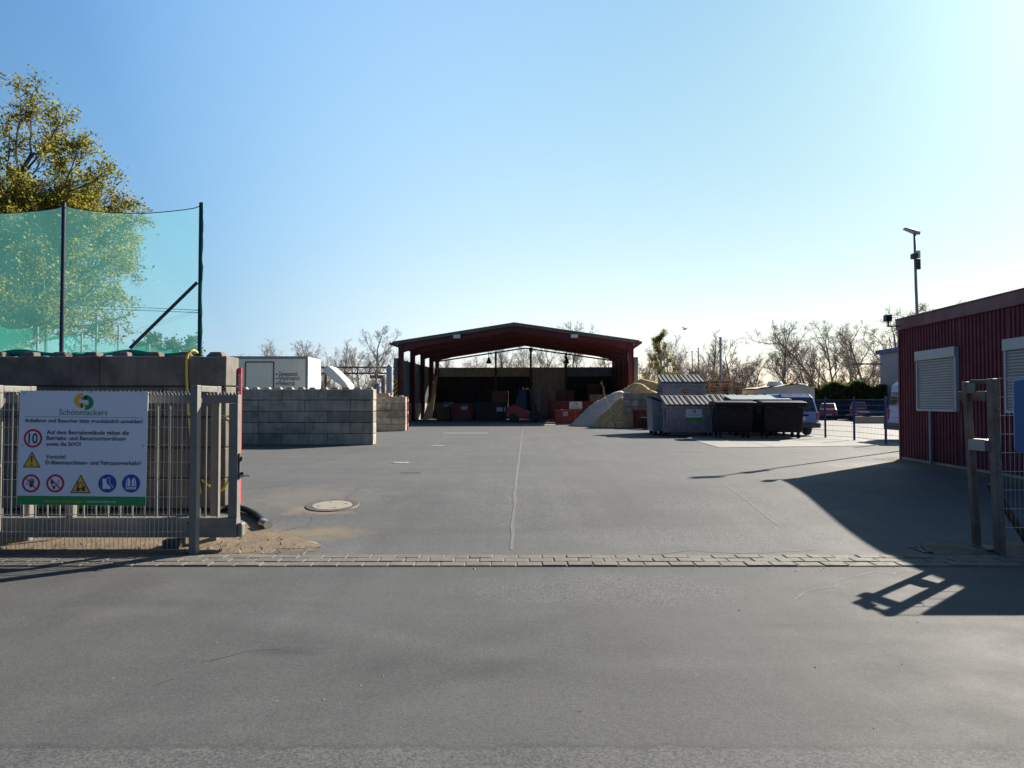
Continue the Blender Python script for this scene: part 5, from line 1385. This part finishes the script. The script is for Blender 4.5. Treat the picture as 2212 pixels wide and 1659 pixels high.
for x in (-2.6, -3.4):
    mb = MB(); mb.T = Mx.Translation((x, .2, .33)) @ Mx.Rotation(R(90), 4, 'X'); mb.lathe([(.05, -.1), (.33, -.1), (.33, .1), (.05, .1)], 18); mb.build('wheel', 'tyre', t, smooth=True)
mb = MB(); mb.box(-w + .2, -.2, .3, 1.7, .55, .69); mb.build('chassis', 'dkgrey', t)
# machine with raised white hood
YM = 28.2
t = thing('screed_pump', 'machine with raised curved white hood beside the white box trailer', 'machine', (xat(745, YM), YM, 0))
P = lambda x, y: (U(x, y, YM).x - t.location.x, U(x, y, YM).z)
up_ = [P(700, 792), P(705, 789.5), P(712, 791), P(722, 799), P(735, 812), P(746, 824), P(754, 834)]
lo_ = [P(749, 841), P(736, 833), P(722, 823), P(708, 813), P(699, 804)]
mb = MB(); mb.prism(up_ + lo_, 'y', -.05, 1.15); mb.build('hood', 'white', t, smooth=True, bev=.09)
c = P(735, 845); mb = MB(); mb.box(c[0] - 1.3, c[0] + .75, .0, 1.15, .45, c[1] + .05); mb.build('body', 'white', t, bev=.06)
mb = MB(); mb.bar((c[0] - .9, .5, c[1]), (*P(712, 812)[:1], .5, P(712, 812)[1]), .03, .03); mb.build('strut', 'dkgrey', t)
for x in (-.3, -.8):
    mb = MB(); mb.T = Mx.Translation((c[0] + x, .1, .28)) @ Mx.Rotation(R(90), 4, 'X'); mb.lathe([(.05, -.1), (.28, -.1), (.28, .1), (.05, .1)], 18); mb.build('wheel', 'tyre', t, smooth=True)
# crates by the low stack
t = thing('wooden_crate', 'small wooden crate standing on the low block stack', 'crate', (xat(826, YS3 + .28), YS3 + .28, zt3))
mb = MB(); mb.box(-.38, .38, -.2, .22, .0, .10); mb.box(-.34, .34, -.16, .18, .103, .17)
mb.build('slat_box', 'wood', t, bev=.01)
# silos and girder in the distance
def silo(label, px, pw_, ytop, Y, m, cone):
    r = pw_ / F * Y / 2; h = zat(ytop, Y); t = thing('silo', label, 'silo', (xat(px, Y), Y, 0), 0, 'silos beyond the yard')
    z0 = h * .36 if cone else .3
    mb = MB(); mb.lathe(([(r * .15, z0 - h * .22)] if cone else []) + [(r, z0), (r, h - r * .7), (r * .55, h - r * .2), (r * .2, h)], 20); mb.build('tank', m, t, smooth=True)
    mb = MB()
    for sx in (-1, 1):
        for sy in (-1, 1): mb.bar((sx * r * .75, sy * r * .75, 0), (sx * r * .75, sy * r * .75, z0 + .4), .14, .14)
    mb.build('leg', 'lampgrey', t)
    return t
silo('pale tall silo beyond the low block stack', 841.5, 14, 787, 66, 'silow', True)
silo('short blue silo left of the pale tall one', 816, 11, 826, 68, 'silo', False)
silo('brown silo standing between the blue and the pale one', 828, 9, 812, 72, 'girder', False)
YGd = 74
gx0, gx1 = xat(690, YGd), xat(868, YGd)
t = thing('lattice_girder', 'long brown lattice crane girder in the distance between the trailer and the shed', 'girder', (gx0, YGd, 0))
z1, z0 = zat(793.5, YGd), zat(806.5, YGd); mb = MB(); wv = gx1 - gx0
mb.bar((0, 0, z1), (wv, 0, z1), .16, .16); mb.bar((0, 0, z0), (wv, 0, z0), .16, .16); mb.build('chord', 'girder', t)
mb = MB(); n = 12
for k in range(n): mb.bar((wv * k / n, 0, z0), (wv * (k + .5) / n, 0, z1), .07, .07); mb.bar((wv * (k + .5) / n, 0, z1), (wv * (k + 1) / n, 0, z0), .07, .07)
mb.build('lattice', 'girder', t)
for f in (.08, .97):
    mb = MB(); mb.bar((wv * f, 0, 0), (wv * f, 0, z0), .25, .25); mb.build('support', 'girder', t)
mb = MB(); mb.box(wv * .62, wv * .80, -.4, .4, z0 - .55, z0 - .2); mb.build('trolley', 'dkgrey', t, bev=.05)

# poles beyond the yard
def pole(label, px, ytop, Y, r, m='lampgrey', lean=0):
    h = zat(ytop, Y); mb = MB(); mb.tube([(0, 0, 0), (lean, 0, h)], [r, r * .85], 8)
    mb.tube([(lean, 0, h), (lean, 0, h + .06)], r * 1.3, 8)
    tag(mb.build('pole', m, loc=(xat(px, Y), Y, 0), smooth=True), label, 'pole', 'poles beyond the yard')
pole('thin grey pole behind the golden green tree, left one of a close trio', 1428.6, 757, 64, .06)
pole('thin grey pole behind the stacked container, tall middle one of a close trio', 1435, 752, 64, .065)
pole('thin grey pole behind the stacked container, right one of a close trio', 1441.5, 764, 66, .06)
pole('slim pole among bare trees between the golden green tree and the thick post', 1495.5, 759.5, 66, .06)
pole('slim pole with small cap left of the thick wooden post', 1509, 752.5, 66, .065)
pole('thick tall post rising behind the pallets', 1557, 730, 58, .115)
pole('pale pole seen through the green net at the left', 98, 588, 24, .06, 'clad')
pole('short thin pole seen through the green net', 207, 686, 26, .06)
# overhead cables
t = thing('overhead_cable', 'pair of dark cables running behind the green net to its corner post', 'cable', (xat(-60, 27), 27, 0))
mb = MB()
for dy in (0, 8):
    q = ((-700, 628, 27), (-60, 651, 19), (100, 657, 16), (240, 662, 13.6), (330, 665.5, 12), (427, 670, YW + .3))
    pts = [U(x, y + dy * (1 - max(0, x) / 1200), Y) - V(t.location) for x, y, Y in q]
    mb.tube(pts, .006, 5)
mb.build('cable', 'black', t)
# bird
t = thing('bird', 'small dark bird flying over the bare trees', 'bird', U(1480, 711, 50), R(30))
mb = MB(); mb.tube([(0, -.16, 0), (0, -.10, .01), (0, 0, .0), (0, .12, -.01), (0, .24, -.005)], [.01, .045, .055, .03, .012], 10)
for s_ in (-1, 1):
    mb.add([(s_ * .03, -.07, .01), (s_ * .18, -.10, .10), (s_ * .36, .02, .16), (s_ * .17, .04, .09), (s_ * .03, .05, .01), (s_ * .03, -.07, .0), (s_ * .18, -.10, .09), (s_ * .36, .02, .15), (s_ * .17, .04, .08), (s_ * .03, .05, .0)],
           [(0, 1, 3, 4), (1, 2, 3), (9, 8, 6, 5), (8, 7, 6), (0, 5, 6, 1), (1, 6, 7, 2), (2, 7, 8, 3), (3, 8, 9, 4)])
mb.add([(-.03, .2, 0), (.03, .2, 0), (.06, .33, 0), (-.06, .33, 0), (-.03, .2, -.008), (.03, .2, -.008), (.06, .33, -.008), (-.06, .33, -.008)], [(0, 1, 2, 3), (7, 6, 5, 4), (0, 4, 5, 1), (1, 5, 6, 2), (2, 6, 7, 3), (3, 7, 4, 0)])
mb.build('body', 'bird', t, smooth='all')

# ------------------------------------------------------------------ trees
def grow(rg, p, d, Ln, r, lv, sp, out):
    n = sp['n'][lv]; step = Ln / n; mx = sp['levels'] - 1
    up = sp['up'][lv]; wob = sp['wob'][lv]
    for i in range(n):
        d = (d + V((rg.gauss(0, wob), rg.gauss(0, wob), rg.gauss(0, wob) + up))).normalized()
        q = p + d * step; r1 = max(sp['rmin'], r * (1 - (1 - sp['tip']) / n))
        out.append((p, q, r, r1, lv)); p, r = q, r1
        f = (i + 1) / n
        if lv < mx and f >= sp['start'][lv] - 1e-6:
            kn = sp['kids'][lv]; k = int(kn) + (1 if rg.random() < kn - int(kn) else 0)
            for _ in range(k):
                a = R(rg.gauss(sp['ang'][lv], 9)); ax = d.orthogonal().normalized(); ax.rotate(Mx.Rotation(rg.uniform(0, 6.283), 3, d))
                cd = d.copy(); cd.rotate(Mx.Rotation(a, 3, ax))
                L2 = Ln * sp['ratio'][lv] * (1 - sp['taper'] * f) * rg.uniform(.7, 1.25)
                grow(rg, p, cd, L2, max(sp['rmin'], r * sp['rr']), lv + 1, sp, out)
def tree_mesh(name, seed, sp, leaves=0, leafm=None, ls=.1, lsp=.15, thick=1, barkm='barkfar', twigm='twig', tag_=None, sides=(8, 6, 4, 3, 3, 3)):
    rg = random.Random(seed); out = []
    for k in range(sp.get('stems', 1)):
        d = V((rg.gauss(0, .05), rg.gauss(0, .05), 1)) if sp.get('stems', 1) == 1 else V((rg.gauss(0, .28), rg.gauss(0, .28), 1)).normalized()
        grow(rg, V((rg.gauss(0, .15) * (k > 0), rg.gauss(0, .15) * (k > 0), -.05)), d, sp['L'] * rg.uniform(.85, 1), sp['r'], 0, sp, out)
    a, b = MB(), MB(); I = Mx.Identity(4)
    def seg(mb, p, q, r0, r1, n, m):
        d = (q - p).normalized(); e = d.orthogonal().normalized(); f = d.cross(e); o = len(mb.v)
        for c, r in ((p, r0), (q, r1)):
            for j in range(n):
                t_ = 6.2832 * j / n; w_ = c + (e * math.cos(t_) + f * math.sin(t_)) * r; mb.v.append((w_.x, w_.y, w_.z))
        for j in range(n): mb.f.append((o + j, o + (j + 1) % n, o + n + (j + 1) % n, o + n + j)); mb.m.append(m)
    tips = []
    for p, q, r0, r1, lv in out:
        if lv <= thick: seg(a, p, q, r0, r1, sides[lv], 0)
        else: seg(b, p, q, r0, r1, sides[lv], 0)
        if lv >= sp['levels'] - 2: tips.append((p, q))
    zt_ = max(o[1].z for o in out)
    for k in range(leaves):
        p, q = rg.choice(tips); c = p.lerp(q, rg.random()) + V((rg.gauss(0, lsp), rg.gauss(0, lsp), rg.gauss(0, lsp)))
        d = V((rg.gauss(0, 1), rg.gauss(0, 1), rg.gauss(0, 1) + .4)).normalized(); e = d.orthogonal().normalized(); e.rotate(Mx.Rotation(rg.uniform(0, 6.28), 3, d)); f = d.cross(e)
        s_ = ls * rg.uniform(.5, 1.25); o = len(b.v)
        for w_ in (c - e * s_, c - f * s_ * .55 + d * s_ * .15, c + e * s_, c + f * s_ * .55 + d * s_ * .15): b.v.append((w_.x, w_.y, w_.z))
        b.f.append((o, o + 1, o + 2, o + 3)); b.m.append(1)
    return a, b, zt_, leafm, barkm, twigm
_tm = {}
def plant_tree(kind, key, px, ytop, Y, label, cat='tree', group=None, rz=0, wide=1.0, name='bare_tree', z=0):
    a, b, zt_, leafm, barkm, twigm = TREES[key]
    H = zat(ytop, Y) - z; k = H / zt_
    t = thing(name, label, cat, (xat(px, Y), Y, z), rz, group); t.scale = (k * wide, k * wide, k)
    if key not in _tm:
        o1 = a.build('trunk', barkm, t, smooth='all', normals=False); o2 = b.build('crown', [twigm, leafm or twigm], t, normals=False)
        _tm[key] = (o1.data, o2.data)
    else:
        for nm, me in zip(('trunk', 'crown'), _tm[key]):
            o = bpy.data.objects.new(nm, me); COL.objects.link(o); o.parent = t
    return t
base = dict(levels=5, n=[8, 6, 5, 4, 3], up=[.02, .10, .07, .05, .03], wob=[.06, .13, .16, .18, .2], start=[.25, .3, .25, .2, 0], kids=[2.1, 1.8, 1.7, 2.2, 0], ang=[42, 40, 42, 45, 45],
            ratio=[.55, .55, .55, .5, .5], taper=.45, rr=.6, tip=.35, rmin=.005, L=10, r=.16)
def sp(**k): d = dict(base); d.update(k); return d
TREES = {
    'bare1': tree_mesh('bare1', 21, sp(), 500, M['bud'], .04, .08),
    'bare2': tree_mesh('bare2', 34, sp(L=10, ang=[30, 34, 40, 45, 45], up=[.02, .16, .1, .06, .04], start=[.18, .3, .25, .2, 0]), 500, M['bud'], .04, .08),
    'bare3': tree_mesh('bare3', 47, sp(L=10, stems=3, r=.12, wob=[.09, .15, .17, .18, .2], kids=[1.4, 1.6, 1.6, 2.0, 0]), 600, M['bud'], .04, .08),
    'bare4': tree_mesh('bare4', 58, sp(L=10, wob=[.10, .2, .2, .2, .2], ang=[50, 45, 45, 45, 45], kids=[1.7, 1.6, 1.7, 2.1, 0]), 1500, M['bud'], .05, .1),
    'budding': tree_mesh('budding', 66, sp(L=10, kids=[2, 1.6, 1.6, 1.6, 0]), 4500, M['bud'], .065, .16),
    'bush': tree_mesh('bush', 73, sp(L=5, stems=6, r=.06, start=[.1, .2, .2, .2, 0], kids=[1.4, 1.4, 1.3, 1.2, 0], wob=[.12, .16, .18, .2, .2]), 3500, M['bud'], .05, .14),
    'far': tree_mesh('far', 90, sp(L=9, levels=4, n=[7, 5, 4, 3], kids=[2, 2, 2.2, 0], rmin=.03), 2600, M['fgreen'], .32, .4),
}
TREES['spring'] = tree_mesh('spring', 31, sp(L=9.5, n=[11, 6, 5, 4, 3], start=[.12, .25, .2, .2, 0], kids=[2.6, 1.6, 1.5, 1.5, 0], ratio=[.36, .5, .5, .5, .5], ang=[48, 38, 40, 45, 45], taper=.62, up=[.01, .12, .1, .06, .04]), 13000, M['needle'], .062, .12)
PT = plant_tree
# between the trailer and the shed
PT(0, 'bare3', 560, 742, 84, 'low hazy bare tree above the left end of the white box trailer', rz=1)
PT(0, 'bare2', 596, 727, 86, 'bare tree above the door of the white box trailer', rz=2)
PT(0, 'bare4', 622, 735, 82, 'broad twiggy bare tree above the lettering of the white box trailer', rz=.4)
PT(0, 'bare1', 655, 731, 80, 'bare tree above the right corner of the white box trailer', rz=3)
PT(0, 'bare3', 686, 744, 84, 'small bare tree just right of the box trailer top', rz=2.2)
PT(0, 'bare2', 737, 729, 76, 'slim bare tree behind the curved white hood', rz=5)
PT(0, 'bare4', 772, 752, 84, 'short bare tree between the slim one and the dark spreading one', rz=4)
PT(0, 'bare1', 803, 705, 68, 'tall dark spreading bare tree just left of the shed', rz=.7, wide=1.15)
PT(0, 'bare3', 846, 748, 82, 'bare tree half hidden by the shed left eave', rz=3.3)
PT(0, 'bush', 715, 815, 78, 'scrubby bush behind the girder supports', 'bush', name='bare_bush', rz=1.3)
PT(0, 'bush', 790, 812, 80, 'scrubby bush at the foot of the dark spreading tree', 'bush', name='bare_bush', rz=2.3)
# seen through and over the shed
PT(0, 'bare4', 975, 757, 82, 'small bare tree seen through the shed left back opening', rz=1.1)
PT(0, 'bare3', 1018, 768, 84, 'low bare tree beside the left back post of the shed', rz=2.5)
PT(0, 'bare3', 1062, 742, 80, 'bare tree seen through the shed just left of the middle post', rz=.2)
PT(0, 'bare2', 1092, 716, 78, 'bare tree whose twig tips rise over the shed ridge', rz=1.9)
PT(0, 'bare2', 1118, 735, 84, 'upright bare tree directly left of the middle back post', rz=4.1)
PT(0, 'bare3', 1165, 728, 80, 'multi stemmed bare tree seen through the shed right of the middle post', rz=5.2)
PT(0, 'bare1', 1193, 732, 76, 'bare tree left of the right back post of the shed', rz=3.7)
PT(0, 'bare1', 1237, 688, 74, 'bare tree with round crown rising above the shed roof on the right', rz=2.6)
PT(0, 'budding', 1296, 745, 76, 'budding tree in the right corner of the shed opening', rz=.9, name='budding_tree')
# right of the shed
PT(0, 'bare1', 1391, 745, 70, 'bare tree directly right of the shed', rz=1.5)
PT(0, 'bare3', 1376, 765, 74, 'low bare tree behind the shed right corner', rz=2.9)
PT(0, 'spring', 1427, 713, 66, 'golden green dense tree behind the stacked container', name='leafy_tree', wide=1.2)
PT(0, 'bare2', 1465, 716, 72, 'slender bare tree right of the golden green one', rz=.5)
PT(0, 'bare3', 1488, 735, 74, 'multi stemmed bare tree between the golden green one and the slim poles', rz=3.4)
PT(0, 'budding', 1482, 772, 68, 'low budding tree in front of the slender bare ones', rz=5, name='budding_tree')
PT(0, 'bare2', 1533, 710, 70, 'tall bare tree left of the thick post', rz=4.4)
PT(0, 'bush', 1515, 778, 66, 'twiggy bush below the slim poles', 'bush', name='bare_bush', rz=.6)
PT(0, 'bare1', 1576, 732, 70, 'bare tree right of the thick post', rz=5.5)
PT(0, 'bush', 1596, 768, 64, 'dense twiggy bush right of the pallets', 'bush', name='bare_bush', rz=3.1)
PT(0, 'bush', 1570, 785, 62, 'low dense bush directly behind the pallets', 'bush', name='bare_bush', rz=4.3)
PT(0, 'budding', 1622, 760, 68, 'budding shrubby tree above the left end of the tent', rz=1.2, name='budding_tree')
PT(0, 'bush', 1545, 790, 60, 'low bush between the container and the thick post', 'bush', name='bare_bush', rz=5.3)
PT(0, 'bare1', 1682, 697, 72, 'big bare tree above the cream tent', rz=.3, wide=1.1)
PT(0, 'bare4', 1720, 758, 66, 'leaning bushy tree above the right half of the tent', rz=2.2)
PT(0, 'bare4', 1768, 683, 72, 'tall crooked bare tree left of the middle of the hedge', rz=1.7)
PT(0, 'bare3', 1745, 705, 76, 'multi stemmed bare tree above the tent right end', rz=4.8)
PT(0, 'bare1', 1808, 688, 70, 'tall bare tree above the middle of the hedge', rz=4.0)
PT(0, 'bare2', 1836, 700, 74, 'slim bare tree right of the middle of the hedge', rz=2.0)
PT(0, 'bare4', 1862, 694, 70, 'crooked bare tree above the right part of the hedge', rz=3.0)
PT(0, 'bare3', 1890, 735, 76, 'bare tree just left of the pale building', rz=.8)
PT(0, 'budding', 1932, 650, 72, 'large budding tree behind the pale building and the red roof corner', rz=2.4, name='budding_tree', wide=1.15)
PT(0, 'budding', 1985, 655, 74, 'budding tree crown peeping over the red roof beside the lamp post', rz=.5, name='budding_tree', wide=1.1)
PT(0, 'bush', 1792, 800, 66, 'brownish shrub behind the left half of the hedge', 'bush', name='bare_bush', rz=2.0)
PT(0, 'bush', 1840, 806, 66, 'brownish shrub behind the right half of the hedge', 'bush', name='bare_bush', rz=2.8)
PT(0, 'bush', 1885, 806, 66, 'brownish shrub next to the pale building', 'bush', name='bare_bush', rz=4.8)
# distant green crowns seen through the net
PT(0, 'far', 345, 722, 120, 'small far green tree seen through the net, left of a pair', name='leafy_tree')
PT(0, 'far', 390, 726, 125, 'small far green tree seen through the net, right of a pair', name='leafy_tree', rz=2)
PT(0, 'far', 310, 738, 130, 'lowest far green tree behind the net brace', name='leafy_tree', rz=4)
# sapling in front of the sand heap
sap = tree_mesh('sap', 12, sp(L=4, levels=2, n=[9, 4], r=.03, rr=.5, rmin=.008, start=[.35, 1], kids=[1.2, 0], ang=[48, 40], ratio=[.16, .3], wob=[.03, .1], up=[0, .1]), 70, M['weed'], .04, .06)
TREES['sap'] = sap
PT(0, 'sap', 1332, 818, 37.4, 'thin leaning sapling with a few leaves in front of the sand slope', 'sapling', name='sapling').rotation_euler.y = R(-13)
# the large maple behind the net
maple = sp(L=6.2, levels=5, n=[6, 8, 6, 5, 3], r=.30, start=[.30, .2, .2, .15, 0], kids=[2.8, 1.9, 1.9, 1.8, 0], ang=[54, 40, 42, 44, 45], ratio=[.92, .50, .5, .45, .5], up=[.02, .06, .04, .03, .02], wob=[.05, .10, .15, .18, .2], taper=.3, rr=.55, rmin=.007)
TREES['maple'] = tree_mesh('maple', 27, maple, 108000, M['leaf'], .052, .10, barkm='bark', twigm='bark')
print('MAPLE', [max(v[k] for v in TREES['maple'][1].v) for k in range(3)], [min(v[k] for v in TREES['maple'][1].v) for k in range(3)], len(TREES['maple'][1].f))
YMp = 24.5
PT(0, 'maple', -30, 165, YMp, 'large maple with fresh yellow green leaves behind the green net', name='maple_tree', rz=R(140))
